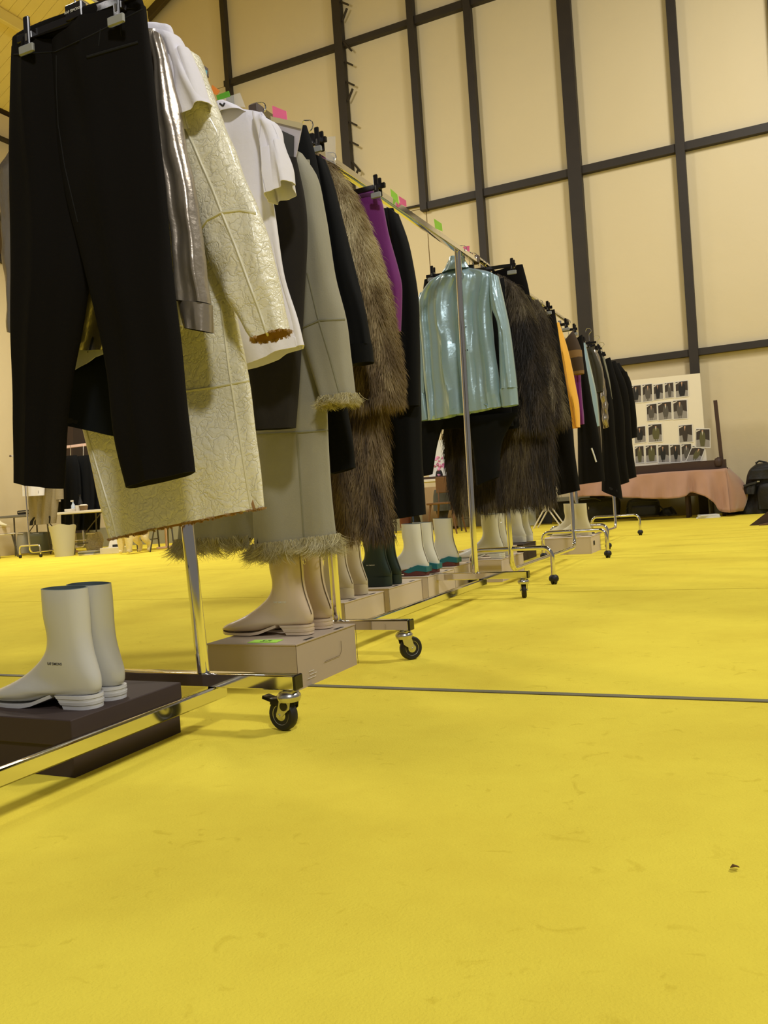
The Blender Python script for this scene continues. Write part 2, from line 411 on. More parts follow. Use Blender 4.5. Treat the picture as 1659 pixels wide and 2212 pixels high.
for (z, x0, x1, w) in [(2.43, -5.2, 8, .1), (5.49, -5.3, 8, .12), (8.62, -9.1, -5.3, .1), (8.62, -5.2, 8, .13), (11.7, -8, 2, .1)]:
    MB().box(((x0+x1)/2, WY-.05, z), (x1-x0, .1, w)).build('beam', FRAME, wall, smooth=False)
rr = random.Random(3)
for k in range(12):
    z = 6.2+k*.35; a = Vector((-6.53, WY-.1, z)); up = .18 if k % 4 == 0 else -.12-.1*(k % 3 == 1)
    MB().bar(a, a+Vector((.13 if up > 0 else .16, -.03, up*1.0)), .035, .03).build('bracket', FRAME, wall, smooth=False)
MB().tube([U(868, 452, WY-.03), U(920, 441, WY-.03)], .02, 6).build('conduit', FRAME, wall)
# skirting strip
MB().box(((WX+8)/2, WY-.01, .2), (8-WX, .02, .4)).build('baseboard_back', mat('grey_skirting', S(150, 146, 118), .7), smooth=False)['kind'] = 'structure'
# left wall and roof
wl = MB().box((WX-.1, 4.2, 4.2), (.2, 18.8, 9.3)).build('wall_left', WALL, smooth=False); tag(wl, kind='structure', label='beige side wall left of the racks')
for z, h in ((8.3, .05), (6.7, .12), (5.85, .14)):
    MB().box((WX+.06, 4.2, z), (.12, 18.6, h)).build('rail', FRAME, wl, smooth=False)
MB().box((WX+.02, 4.2, 6.27), (.04, 18.6, .72)).build('gallery_board', mat('brown_gallery', S(84, 66, 36), .8), wl, smooth=False)
CEIL = mat('yellow_painted_boards', S(252, 230, 140), .6, vary=.06, vscale=3)
def rp(x, y, off): return Vector((x, y, roofz(x)+off))
cb = MB()
for (xa, xb) in ((WX-.3, -2.85), (-2.85, 8.3)):
    cb.add([rp(xa, -5, .12), rp(xb, -5, .12), rp(xb, WY+.1, .12), rp(xa, WY+.1, .12), rp(xa, -5, .2), rp(xb, -5, .2), rp(xb, WY+.1, .2), rp(xa, WY+.1, .2)],
           [(0, 1, 2, 3), (4, 7, 6, 5), (0, 4, 5, 1), (1, 5, 6, 2), (2, 6, 7, 3), (3, 7, 4, 0)])
ceil = cb.build('ceiling', mat('roof_dark', S(70, 54, 26), .9), smooth=False); tag(ceil, kind='structure', label='sloping yellow boarded roof')
bd = None; y = WY-.22
while y > 6.5:
    vs = []
    for x in (WX, -5.2):
        for dy in (-.098, .098): vs += [rp(x, y+dy, .09), rp(x, y+dy, .118)]
    if bd is None:
        bd = mk('board', vs, [(0, 2, 6, 4), (1, 5, 7, 3), (0, 1, 3, 2), (4, 6, 7, 5), (0, 4, 5, 1), (2, 3, 7, 6)], CEIL, ceil, False); y0 = y
    else:
        c = bd.copy(); C.objects.link(c); c.parent = ceil; c.location = (0, y-y0, 0)
    y -= .203
for (px, py, dx) in ((0, 29, 0), (310, 10, 0)):
    # purlins running the length of the roof
    xx = -12.1 if px == 0 else -10.75
    MB().bar(rp(xx, 2, -.03), rp(xx, WY-.15, -.03), .1, .22).build('purlin', CEIL, ceil, smooth=False)
MB().bar(rp(WX, WY-.12, .0), rp(-9.9, WY-.12, .0), .1, .2).build('rafter', mat('dark_wood', S(70, 56, 22), .8), ceil, smooth=False)

# ------------------------------------------------------------------ racks
RX = -1.46
def caster(parent, x, y, ztop, ang, brake=False, r=.04):
    c, s = math.cos(ang), math.sin(ang); d = Vector((c, s, 0)); q = Vector((-s, c, 0)); wc = Vector((x, y, 0))+d*.022+Vector((0, 0, r))
    hd = MB(); hd.lathe((x, y, ztop-.026), (0, 0, 1), [(.012, -.006), (.027, -.004), (.03, .004), (.03, .01), (.024, .018), (.008, .0255)], 20)
    top = Vector((x, y, ztop-.028))
    for sgn in (-1, 1):
        o = q*sgn*.017
        P = [top+o-d*.016, top+o+d*.018, wc+o+d*.008+Vector((0, 0, -.004)), wc+o-d*.006+Vector((0, 0, -.004)), top+o-d*.012+Vector((0, 0, -.02))]
        hd.plate(P, .002, nrm=q*sgn)
    hd.tube([wc-q*.021, wc+q*.021], .005, 10)
    f = hd.build('caster', STEELW, parent)
    MB().lathe(wc, q, [(r*.62, -.011), (r*.9, -.012), (r, -.007), (r, .007), (r*.9, .012), (r*.62, .011)], 32).build('tyre', RUBBER, f)
    MB().lathe(wc, q, [(.006, -.013), (r*.3, -.012), (r*.5, -.009), (r*.63, -.0115), (r*.63, .0115), (r*.5, .009), (r*.3, .012), (.006, .013)], 28).build('hub', STEELW, f)
    if brake:
        b = MB(); t0 = top-d*0; bk = d*1
        b.bar(top+d*.01+Vector((0, 0, -.006)), top+d*.05+Vector((0, 0, -.004)), .034, .018)
        b.bar(top+d*.045+Vector((0, 0, -.004)), top+d*.078+Vector((0, 0, .004)), .026, .009)
        b.lathe(top+d*.004+Vector((0, 0, -.013))-q*.021, q, [(.011, 0), (.011, .042)], 14)
        b.build('brake_lever', BLKPL, f)
def rack_flat(label, y0, y1, angs, xs=(RX, RX)):
    t = thing('garment_rack', label, 'clothes rack', (RX, y0, 0), 'square tube racks on wheels')
    MB().bar((RX, y0-.27, 1.83), (RX, y1+.27, 1.83), .032, .032).build('top_rail', CHROME, t)
    for yy in (y0-.285, y1+.285): MB().box((RX, yy, 1.83), (.036, .04, .036), bev=.006).build('end_cap', BROWNCAP, t)
    for i, yy in enumerate((y0, y1)):
        xc = xs[i]
        MB().tube([(xc, yy, .14), (xc*.5+RX*.5, yy, 1.0), (RX, yy, 1.815)], .0165, 20).build('pole', CHROME, t)
        MB().box((xc, yy, .122), (.56, .036, .036), bev=.003).build('crossbar', CHROME, t)
        for s in (-1, 1):
            MB().box((xc+s*.283, yy, .122), (.008, .037, .037), bev=.002).build('end_plug', BLKPL, t)
            caster(t, xc+s*.255, yy, .105, angs[i*2+(s > 0)], brake=(i == 1 and y0 < 1))
        MB().lathe((xc+.018, yy-.06 if i else yy+.06, .088), (1, 0, 0), [(.009, 0), (.009, .006), (.004, .008)], 12).build('bolt', STEELW, t)
    xb = xs[1]+.035
    MB().bar((xb, y0-.05, .088), (xb, y1+.03, .088), .03, .034).build('bottom_rail', CHROME, t)
    for s_, yy in ((.2, y1), (.3, y1)): pass
    for z in (1.42, 1.3): MB().lathe((RX+.0155, y1, z), (1, -.6, 0), [(.004, 0), (.004, .003)], 8).build('pole_hole', INK, t)
    return t
rack_flat('nearest chrome rack, its caster in front of the beige boots', .2, 1.765, (1.2, .6, 2.9, 3.0), (-1.385, -1.385))
rack_flat('second chrome rack, ending behind the light blue shirt', 2.624, 4.2, (1.0, .9, 1.3, 1.9), (-1.455, -1.485))
def arc(c, r, a0, a1, u, v, n=7):
    u, v, c = Vector(u), Vector(v), Vector(c)
    return [c+(u*math.cos(a0+(a1-a0)*i/n)+v*math.sin(a0+(a1-a0)*i/n))*r for i in range(n+1)]
def rack_round(label, xc, y0, y1, pitch=1.86):
    t = thing('tubular_garment_rack', label, 'clothes rack', (xc, y0, 0), 'round tube racks on wheels')
    mid = (y0+y1)/2; rb = .07
    pts = [Vector((xc, y0, pitch-.04))]+[Vector((xc, y0, z)) for z in (1.2, .6, .09+rb+.01)]
    pts += arc((xc, y0+rb, .09+rb), rb, math.pi, 1.5*math.pi, (0, 1, 0), (0, 0, 1))
    pts += arc((xc, y1-rb, .09+rb), rb, 1.5*math.pi, 2*math.pi, (0, 1, 0), (0, 0, 1))+[Vector((xc, y1, z)) for z in (.6, 1.2, pitch-.04)]
    MB().tube(pts, .0155, 14).build('frame_tube', CHROME, t)
    MB().tube([(xc, y0-.25, pitch), (xc, y1+.25, pitch)], .0145, 14).build('top_rail', CHROME, t)
    for yy in (y0-.26, y1+.26): MB().box((xc, yy, pitch), (.034, .03, .034), bev=.008).build('end_cap', BROWNCAP, t)
    for yy in (y0, y1):
        w = .245; rb2 = .055; h = .213
        for dz in (0,):
            p = [Vector((xc-w, yy, .055)), Vector((xc-w, yy, h-rb2))]+arc((xc-w+rb2, yy, h-rb2), rb2, math.pi, .5*math.pi, (1, 0, 0), (0, 0, 1))
            p += arc((xc+w-rb2, yy, h-rb2), rb2, .5*math.pi, 0, (1, 0, 0), (0, 0, 1))+[Vector((xc+w, yy, .055))]
            MB().tube(p, .0135, 14).build('foot_tube', CHROME, t)
        for s in (-1, 1):
            k = MB(); x = xc+s*w
            k.lathe((x, yy, .028), (0, 0, 1), [(.016, -.012), (.026, -.008), (.029, .004), (.026, .018), (.014, .028)], 14)
            k.lathe((x-.016, yy, .025), (1, 0, 0), [(.018, 0), (.025, .003), (.025, .013), (.018, .016)], 18)
            k.lathe((x+.001, yy, .025), (1, 0, 0), [(.018, 0), (.025, .003), (.025, .013), (.018, .016)], 18)
            f = k.build('caster', RUBBER, t)
    return t
rack_round('first tubular rack, its curved foot right of the second rack base', -1.47, 4.8, 6.46)
rack_round('last tubular rack, farthest from the camera in the row', -1.62, 7.3, 9.08, 1.82)

# ------------------------------------------------------------------ hangers, notes, pouches
def hook(parent, xc, Y, zt, zb, r=.02):
    p = [Vector((xc-.0, Y, zb)), Vector((xc, Y, zt-.035))]
    p += [Vector((xc+math.sin(a)*r*1.1-.0, Y, zt-.005-(.012)+math.cos(a)*r*0+r*(1-math.cos(a))/2*2-.008)) for a in (.4, .9, 1.5, 2.1, 2.7, 3.14)]
    p += [Vector((xc-.012, Y, zt+.018)), Vector((xc-.024, Y, zt+.004)), Vector((xc-.026, Y, zt-.012))]
    return MB().tube(p, .0022, 6).build('hook', CHROME, parent)
HG = 'black clip hangers'
def clip_hanger(label, Y, clips, bar, text=True, hooktop=1.85, xr=None, pad=.045):
    """clips, bar given by where they are seen; bar = (x0,y0,x1,y1)"""
    a, b = U(bar[0], bar[1], Y), U(bar[2], bar[3], Y); c = (a+b)/2
    if not text and abs(c.x-RX) > .08: a = Vector((2*RX-b.x, Y, b.z)); c = (a+b)/2
    t = thing('clip_hanger', label, 'hanger', c, HG)
    MB().bar(a, b, .012, .018).build('bar', BLKPL, t)
    d = (b-a).normalized(); u = Vector((0, 0, 1))
    MB().box(c+u*.012, (.05, .018, .04), bev=.004).build('centre_block', BLKPL, t)
    if text: lettering(t, c+u*.012+Vector((0, -.0105, 0)), d, u, .0085, WHITE)
    xx = xr if xr is not None else c.x
    hook(t, c.x, Y, hooktop, c.z+.02)
    for (x, y) in clips:
        p = U(x, y, Y); k = MB(); R = Matrix((d, Vector((0, 1, 0)), -d.cross(Vector((0, 1, 0)))*-1)).transposed()
        k.box(p+Vector((0, -.016, 0)), (.017, .008, .075), R, bev=.003); k.box(p+Vector((0, .016, -.0)), (.017, .008, .07), R, bev=.003)
        k.box(p+Vector((0, 0, -.004)), (.02, .03, .02), bev=.003); f = k.build('clip', BLKPL, t)
        MB().box(p+Vector((0, -.0215, -.04)), (pad, .008, .022), R, bev=.003).build('grip_pad', GREYPAD, f)
        MB().box(p+Vector((0, -.0205, -.012)), (.005, .0015, .016), R).build('size_label', mat('label_grey', S(95, 92, 90), .5), f)
    return t
clip_hanger('large black clip hanger holding the nearest trousers', 1.462, [(71, 78), (263, 14)], (40, 88, 300, -14), hooktop=1.86)
clip_hanger('black clip hanger above the tan fur coat', 2.56, [(690, 302), (640, 318)], (630, 322, 705, 300), False, pad=.035)
clip_hanger('black clip hanger holding the purple top', 2.84, [(816, 402)], (752, 424, 832, 399), False, pad=.04)
clip_hanger('black clip hanger left of the light blue shirt collar', 4.42, [(935, 590), (1107, 574)], (921, 598, 1114, 572), False, pad=.05)
clip_hanger('black clip hanger right of the dark fur coats', 5.3, [(1184, 664)], (1150, 672, 1193, 663), False, pad=.05)
clip_hanger('black clip hanger just right of the amber top', 5.85, [(1223, 700)], (1196, 708, 1229, 699), False, pad=.05)
clip_hanger('black clip hanger above the brown striped jacket', 6.1, [(1241, 711)], (1222, 716, 1247, 710), False, pad=.05)
clip_hanger('black clip hanger above the small light blue shirt', 6.7, [(1262, 738)], (1258, 740, 1288, 739), False, pad=.05)
clip_hanger('black clip hanger above the silver garment', 7.2, [(1275, 747)], (1262, 752, 1286, 745), False, pad=.05)
clip_hanger('black clip hanger fifth from the far end of the row', 7.6, [(1294, 753)], (1282, 757, 1300, 752), False, pad=.05)
clip_hanger('black clip hanger fourth from the far end of the row', 8.0, [(1302, 768)], (1294, 770, 1309, 766), False, pad=.05)
PINK = mat('pink_paper', S(255, 120, 165), .7); LIME = mat('lime_paper', S(175, 235, 80), .7); ORG = mat('orange_paper', S(240, 140, 50), .7)
GRN = mat('green_paper', S(92, 170, 40), .7); CYAN = mat('cyan_paper', S(110, 190, 215), .7)
def note(px, Y, m, label):
    o = MB().plate([U(x, y, Y) for x, y in px], .0015, nrm=(0, 1, 0)).build('sticky_note', m, smooth=False)
    tag(o, label, 'sticky note', 'sticky notes along the rails')
note([(588, 228), (618, 240), (621, 266), (590, 259)], 2.2, PINK, 'pink sticky note on the plastic pouch behind the white t-shirt')
note([(843, 407), (858, 420), (862, 443), (845, 424)], 3.39, LIME, 'lime sticky note beside a pink one on the second rail')
note([(861, 423), (877, 433), (878, 447), (864, 440)], 3.45, PINK, 'pink sticky note beside a lime one on the second rail')
note([(937, 472), (954, 483), (956, 500), (940, 493)], 3.93, LIME, 'lime sticky note alone on the second rail')
note([(1000, 533), (1014, 531), (1014, 544), (1004, 542)], 4.35, PINK, 'pink sticky note on the rail behind the blue collar')
note([(988, 541), (1002, 545), (1003, 552), (990, 550)], 4.3, PINK, 'small pink sticky note right by the tall pole top')
note([(458, 183), (475, 196), (468, 205), (455, 200)], 1.93, ORG, 'orange sticky note on the near rail')
note([(467, 206), (494, 196), (497, 208), (470, 217)], 1.97, GRN, 'green sticky note on the near rail')
note([(441, 148), (447, 153), (446, 163), (441, 158)], 1.9, CYAN, 'cyan sticky note on the near rail')
CLEAR = mat('clear_plastic', (.9, .9, .88), .08, alpha=.28, spec=.8); DOC = mat('pouch_paper', S(205, 198, 205), .5, coat=.3); PIC = mat('pouch_picture', S(62, 62, 62), .4, coat=.3)
PS = mat('pouch_strip', S(205, 192, 150), .4)
pz = thing('document_pouch', 'clear document pouch with a dark picture behind the white t-shirt', 'pouch', U(622, 300, 2.2))
MB().plate([U(x, y, 2.19) for x, y in ((584, 251), (654, 266), (638, 345), (600, 345))], .002, nrm=(0, 1, 0)).build('sheet', DOC, pz, False)
MB().plate([U(x, y, 2.185) for x, y in ((584, 251), (654, 266), (650, 278), (586, 262))], .002, nrm=(0, 1, 0)).build('holed_strip', PS, pz, False)
MB().plate([U(x, y, 2.184) for x, y in ((596, 276), (635, 294), (634, 345), (600, 345))], .002, nrm=(0, 1, 0)).build('picture', PIC, pz, False)
o = MB().plate([U(x, y, 2.66) for x, y in ((700, 296), (724, 294), (725, 355), (704, 345))], .0015, nrm=(0, 1, 0)).build('clear_pouch', CLEAR, smooth=False)
tag(o, 'empty clear plastic pouch above the tan fur shoulder', 'pouch')
o = MB().plate([U(x, y, 2.03) for x, y in ((478, 214), (518, 200), (530, 232), (482, 226))], .0015, nrm=(0, 1, 0)).build('clear_pouch', CLEAR, smooth=False)
tag(o, 'clear plastic pouch above the white t-shirt collar', 'pouch')
hl = [(472, 170), (517, 196), (562, 238), (1000, 548), (1022, 556), (1042, 560), (1050, 566)]
for i, (x, y) in enumerate(hl):
    p = UX(x, y, RX); p.y = min(p.y, 2.0) if i < 2 else p.y; p.y -= .05*(i == 0); t = thing('wire_hook', ['wire hook over the near rail, leftmost', 'wire hook at the end of the near rail', 'wire hook behind the white t-shirt shoulder', 'wire hook just behind the tall pole top', 'wire hook at the cap of the second rail', 'wire hook at the start of the third rail', 'wire hook second on the third rail'][i], 'hook', p, 'empty wire hooks')
    hook(t, p.x, p.y, 1.85, 1.77)

# ------------------------------------------------------------------ clothes, first rack
G = 'clothes on the near rack'
def g(name, label, cat_, x, y, Y, grp=G): return thing(name, label, cat_, U(x, y, Y), grp)
# trousers
t = g('trousers', 'black pressed trousers on the nearest clip hanger', 'trousers', 230, 1050, 1.5)
hips = loft(t, 'waistband', [(30, 87, 305, -4), (29, 118, 313, 24)], 1.49, .036, [BLACK, LIN], (.002, 1.5, .6), top=.95, wr=.002, m=10)
ll = loft(t, 'leg', [(30, 108, 150, 92), (27, 200, 146, 180), (25, 300, 154, 285), (25, 400, 172, 380), (26, 500, 189, 490), (28, 600, 193, 590), (31, 700, 177, 702), (33, 800, 157, 802), (35, 920, 140, 922), (36, 1042, 134, 1056)], 1.497, .034, [BLACK, LIN], (.005, 1.2, 2), crease=.018, top=.9, wr=.004)
rl = loft(t, 'leg', [(118, 100, 312, 12), (120, 200, 322, 110), (124, 300, 334, 215), (142, 400, 347, 335), (172, 520, 361, 470), (196, 610, 370, 580), (213, 680, 376, 645), (233, 794, 390, 765), (254, 922, 403, 890), (283, 1055, 418, 1019)], 1.49, .037, [BLACK, LIN], (.005, 1.2, 1), crease=.02, top=.9, wr=.004)
tr = bvh(hips, ll, rl)
seam(t, 'waistband_seam', [(30, 118), (120, 112), (200, 75), (308, 20)], tr, .0016, DSEAM)
seam(t, 'pocket_welt', [(188, 124), (298, 92)], tr, .0035, DSEAM); seam(t, 'dart', [(217, 62), (213, 100)], tr, .0012, DSEAM)
seam(t, 'dart', [(259, 48), (262, 78)], tr, .0012, DSEAM)
seam(t, 'fly_seam', [(122, 120), (122, 190), (126, 270), (140, 360), (168, 480)], tr, .0014, DSEAM)
# silver top
t = g('metallic_shirt', 'metallic silver long-sleeved top behind the nearest trousers', 'top', 300, 770, 1.57)
loft(t, 'body', [(55, 100, 335, 62), (40, 220, 345, 180), (40, 420, 345, 400), (45, 600, 300, 560), (60, 768, 228, 756)], 1.585, .03, [SILVER, LIN], (.01, 3, 1), wr=.006, wf=12)
a = loft(t, 'sleeve', [(322, 64, 345, 73), (338, 150, 366, 148), (344, 250, 388, 255), (348, 340, 402, 335), (362, 400, 417, 400), (374, 492, 431, 492), (384, 580, 443, 578), (389, 653, 453, 656)], 1.555, .03, [SILVER, LIN], (.006, 1.5, 1), wr=.003, wf=20)
loft(a, 'cuff', [(388, 652, 455, 658), (396, 690, 456, 690), (402, 710, 457, 719)], 1.555, .03, [SILVER, LIN], (.003, 2, 0), m=8, top=1, wr=.002)
b = loft(t, 'sleeve', [(25, 320, 60, 318), (4, 372, 55, 378), (3, 395, 55, 400), (8, 440, 60, 440), (15, 530, 64, 530), (22, 640, 70, 640), (30, 720, 76, 724)], 1.575, .03, [SILVER, LIN], (.006, 1.5, 3), wr=.005, wf=18)
# tee 1
t = g('t_shirt', 'white t-shirt between the silver top and the cream coat', 't-shirt', 250, 810, 1.63)
loft(t, 'body', [(255, 52, 355, 52), (150, 120, 372, 66), (90, 250, 388, 180), (80, 400, 390, 330), (85, 600, 392, 520), (150, 812, 396, 703)], 1.635, .03, TEE, (.007, 2.5, 0))
loft(t, 'sleeve', [(345, 70, 384, 78), (368, 140, 408, 128), (384, 215, 436, 186), (396, 277, 454, 224)], 1.615, .035, TEE, (.007, 1.3, 2), m=18, top=.6, wr=.006, wf=14, deep=5)
# navy skirt
t = g('navy_skirt', 'dark navy skirt seen between the trouser legs', 'skirt', 200, 920, 1.66)
loft(t, 'body', [(100, 790, 330, 745), (108, 840, 318, 800), (118, 912, 268, 945)], 1.665, .025, [NAVY, LIN], (.006, 1.5, 1), m=14)
# cream coat
t = g('cream_leather_coat', 'long cream crinkled leather coat with brown pile lining', 'coat', 400, 1160, 1.7)
bo = loft(t, 'body', [(255, 110, 405, 108), (170, 190, 440, 190), (130, 300, 452, 290), (122, 500, 470, 470), (132, 700, 513, 698), (155, 835, 540, 823), (178, 922, 552, 936), (208, 1050, 563, 1030), (238, 1164, 568, 1096)], 1.7, .034, [CREAM, SHEARL], (.008, 2, .4), m=44, n=64, wr=.008, wf=8)
sl = loft(t, 'sleeve', [(392, 104, 425, 118), (390, 190, 452, 195), (394, 290, 490, 285), (410, 390, 520, 368), (431, 494, 566, 470), (465, 592, 594, 575), (512, 675, 612, 658), (553, 738, 625, 713)], 1.665, .042, [CREAM, SHEARL], (.004, 1.3, 1), m=36, wr=.007, wf=16, top=.6)
tb, ts = bvh(bo), bvh(sl)
seam(t, 'seam', [(398, 272), (420, 318), (436, 356), (460, 410), (478, 457), (508, 530), (536, 606), (560, 670), (578, 724)], ts, .0035, CREAMS)
seam(t, 'seam', [(431, 497), (448, 475), (478, 459), (520, 454), (552, 461)], ts, .0038, CREAMS)
seam(t, 'seam', [(400, 845), (450, 838), (538, 822)], tb, .003, CREAMS); seam(t, 'seam', [(476, 650), (495, 800), (520, 960), (543, 1104)], tb, .003, CREAMS)
seam(t, 'seam', [(186, 925), (210, 1010), (240, 1110), (252, 1160)], tb, .003, CREAMS)
fringe(t, 'pile_edge', ob_data[bo][2], 2600, .005, .0007, BROWNF, 3, .002, .2)
fringe(t, 'pile_edge', ob_data[sl][2], 900, .007, .0008, BROWNF, 4, .002, .2)
# tee 2
t = g('t_shirt', 'white mock-neck t-shirt with black print on the collar', 't-shirt', 590, 790, 1.98)
b2 = loft(t, 'body', [(470, 232, 566, 243), (440, 262, 580, 268), (425, 310, 583, 310), (428, 400, 584, 400), (430, 450, 592, 452), (438, 600, 613, 592), (448, 700, 642, 690), (458, 822, 655, 745)], 1.98, .034, TEE, (.009, 2.2, .8), wr=.005)
s2 = loft(t, 'sleeve', [(548, 243, 590, 264), (562, 300, 606, 300), (572, 360, 624, 345), (583, 438, 635, 395)], 1.955, .04, TEE, (.013, 1.6, 1.2), m=22, top=.7, wr=.008, wf=14, deep=5)
c2 = loft(t, 'collar', [(470, 226, 490, 219), (476, 236, 512, 228), (484, 252, 530, 240)], 1.965, .035, TEE, (.002, 1, 0), m=8, top=1)
tcol = bvh(c2, b2)
seam(t, 'shoulder_seam', [(566, 243), (560, 300), (562, 360), (578, 430)], bvh(b2, s2), .0008, mat('white_seam', S(190, 188, 205), .8))
seam(c2, 'print', [(475, 224), (482, 229), (485, 223)], tcol, .0028, INK, .001, 2); seam(c2, 'print', [(471, 235), (474, 239)], tcol, .0035, INK, .001, 2)
# charcoal skirt
t = g('charcoal_skirt', 'straight charcoal skirt hanging left of the grey-green coat', 'skirt', 600, 925, 2.1)
loft(t, 'body', [(520, 340, 640, 340), (505, 440, 660, 440), (505, 514, 664, 514), (520, 650, 656, 650), (530, 800, 648, 790), (545, 930, 638, 924)], 2.1, .03, [CHAR, LIN], (.005, 1.5, .3))
# grey coat
t = g('suede_coat', 'grey-green suede coat with curly shearling edges', 'coat', 610, 1190, 2.28)
bk = loft(t, 'back', [(500, 330, 640, 330), (440, 500, 660, 500), (420, 800, 690, 800), (400, 1000, 700, 1000), (383, 1172, 712, 1150)], 2.36, .03, [GREY, GREY], (.012, 2.5, .4), m=30)
fp = loft(t, 'front_panel', [(560, 360, 668, 345), (545, 500, 680, 500), (540, 700, 700, 700), (542, 900, 707, 895), (545, 1050, 713, 1020), (551, 1182, 726, 1160)], 2.27, .03, [GREY, LIN], (.008, 1.7, .9), m=36)
gs = loft(t, 'sleeve', [(632, 324, 650, 330), (634, 365, 678, 375), (637, 447, 696, 448), (658, 512, 708, 510), (657, 600, 723, 598), (654, 706, 745, 690), (668, 775, 754, 770), (696, 866, 765, 854)], 2.235, .045, [GREY, LIN], (.004, 1.2, .5), m=36, top=.6)
tg, tf = bvh(gs), bvh(fp)
seam(t, 'seam', [(654, 708), (690, 692), (744, 690)], tg, .0035, GREYS); seam(t, 'seam', [(664, 590), (685, 680), (712, 770), (736, 860)], tg, .003, GREYS)
seam(t, 'seam', [(556, 938), (640, 934), (708, 930)], tf, .0035, GREYS); seam(t, 'seam', [(641, 935), (648, 1030), (657, 1170)], tf, .003, GREYS)
fringe(t, 'curly_edge', ob_data[fp][2], 6500, .066, .0008, CURLY, 5, .006, .65)
fringe(t, 'curly_edge', ob_data[bk][2], 6500, .07, .0008, CURLY, 6, .006, .65)
fringe(t, 'curly_edge', ob_data[gs][2], 3000, .036, .0008, CURLY, 7, .004, .7)
# black trousers 2, sweater
t = g('slim_trousers', 'black slim trousers just right of the grey-green sleeve', 'trousers', 740, 1015, 2.42)
loft(t, 'hips', [(600, 300, 662, 271), (604, 340, 678, 325), (612, 400, 690, 390), (640, 600, 722, 600), (670, 750, 742, 745)], 2.42, .026, [BLACK2, LIN], (.004, 1.3, 1), top=.8)
loft(t, 'leg', [(670, 700, 738, 690), (690, 800, 744, 790), (704, 891, 750, 886), (711, 960, 761, 950), (717, 1025, 768, 1010)], 2.42, .028, [BLACK2, LIN], (.003, 1.3, 1), top=.8, m=20)
t = g('black_sweater', 'black long-sleeved sweater against the tan fur coat', 'sweater', 740, 790, 2.5)
loft(t, 'body', [(640, 350, 695, 340), (640, 500, 735, 500), (660, 700, 752, 690), (680, 800, 762, 780)], 2.52, .03, [BLACK2, LIN], (.006, 2, 0))
a = loft(t, 'sleeve', [(678, 333, 700, 343), (690, 400, 718, 395), (700, 480, 741, 485), (716, 580, 765, 580), (736, 680, 790, 675), (757, 747, 801, 744)], 2.48, .035, [BLACK2, LIN], (.005, 1.3, 1), top=.6)
loft(a, 'cuff', [(756, 746, 802, 743), (762, 790, 805, 782)], 2.48, .034, [BLACK2, LIN], m=6, top=1)
# tan fur coat
def tone_tan(p, r): return .5+.22*(r-.5)+.5*noise.noise(Vector((p[0]*8, p[1]*3, p[2]*2.4)))+.45*noise.noise(Vector((p[0]*60, p[1]*20, p[2]*9)))-(.2 if p[2] < .95 else 0)
t = g('fur_coat', 'long tan fur coat hanging left of the purple top', 'coat', 780, 1150, 2.72)
fb = loft(t, 'body', [(660, 345, 720, 350), (650, 500, 760, 500), (660, 700, 800, 700), (700, 850, 822, 850), (715, 950, 830, 950), (722, 1060, 832, 1060), (731, 1148, 835, 1144)], 2.74, .04, [FURB, LIN], (.01, 2, .6), m=36, wr=.01)
fs_ = loft(t, 'sleeve', [(692, 345, 712, 348), (702, 420, 754, 415), (730, 520, 792, 520), (752, 620, 822, 615), (768, 720, 844, 712), (774, 800, 856, 800), (778, 870, 858, 855)], 2.68, .06, [FURB, LIN], (.006, 1.4, 1), m=30, top=.7, wr=.012)
hair(t, 'fur', [fb], 32000, .05, .0011, FURM, 11, .9, .4, jit=.3, tonef=lambda p, r: tone_tan(p, r)-.12)
hair(t, 'fur', [fs_], 38000, .042, .0011, FURM, 12, .8, .5, jit=.32, tonef=lambda p, r: tone_tan(p, r)+.12)
# purple + black coat
t = g('purple_top', 'purple long-sleeved top between fur coat and black coat', 'top', 840, 715, 2.88)
loft(t, 'body', [(738, 425, 808, 413), (736, 445, 823, 426), (738, 500, 840, 508), (752, 600, 866, 605), (780, 640, 868, 642), (800, 722, 865, 716)], 2.88, .03, PURPLE, (.005, 1.5, .5), m=24)
t = g('black_coat', 'long black coat at the end of the second rack row', 'coat', 880, 1115, 3.02)
loft(t, 'body', [(790, 455, 850, 450), (776, 520, 874, 522), (790, 600, 893, 600), (800, 690, 904, 690), (812, 866, 908, 866), (825, 1000, 912, 1000), (838, 1124, 918, 1111)], 3.02, .045, [BLACK2, LIN], (.007, 1.7, 1.5))
loft(t, 'sleeve', [(838, 448, 858, 462), (846, 540, 885, 540), (852, 640, 902, 640), (858, 760, 906, 760), (862, 880, 906, 876)], 2.96, .035, [BLACK2, LIN], (.004, 1.3, 0), top=.6)

# ------------------------------------------------------------------ light blue shirt and third rack
G2 = 'clothes on the tubular racks'
t = g('shiny_blue_shirt', 'shiny light blue turtleneck behind the tall chrome pole', 'shirt', 1000, 900, 4.36)
fl = [(-.45, -.25, .06, -.028), (-.1, .02, .05, .02), (.25, .12, .05, -.03), (.55, .4, .06, .02), (.75, .72, .05, -.025), (-.75, -.8, .06, .02)]
bb = loft(t, 'body', [(955, 592, 1014, 579), (926, 612, 1064, 590), (908, 640, 1068, 612), (905, 672, 1062, 664), (911, 740, 1067, 730), (917, 820, 1077, 810), (926, 909, 1086, 878)], 4.36, .05, BLUE, (.008, 3, 1), m=60, n=96, folds=fl, wr=.004, wf=9)
loft(t, 'collar', [(972, 556, 1002, 554), (968, 566, 1006, 564), (956, 590, 1013, 578)], 4.35, .04, BLUE, (.004, 2.5, 1), m=14, top=.9, wr=.006, wf=30)
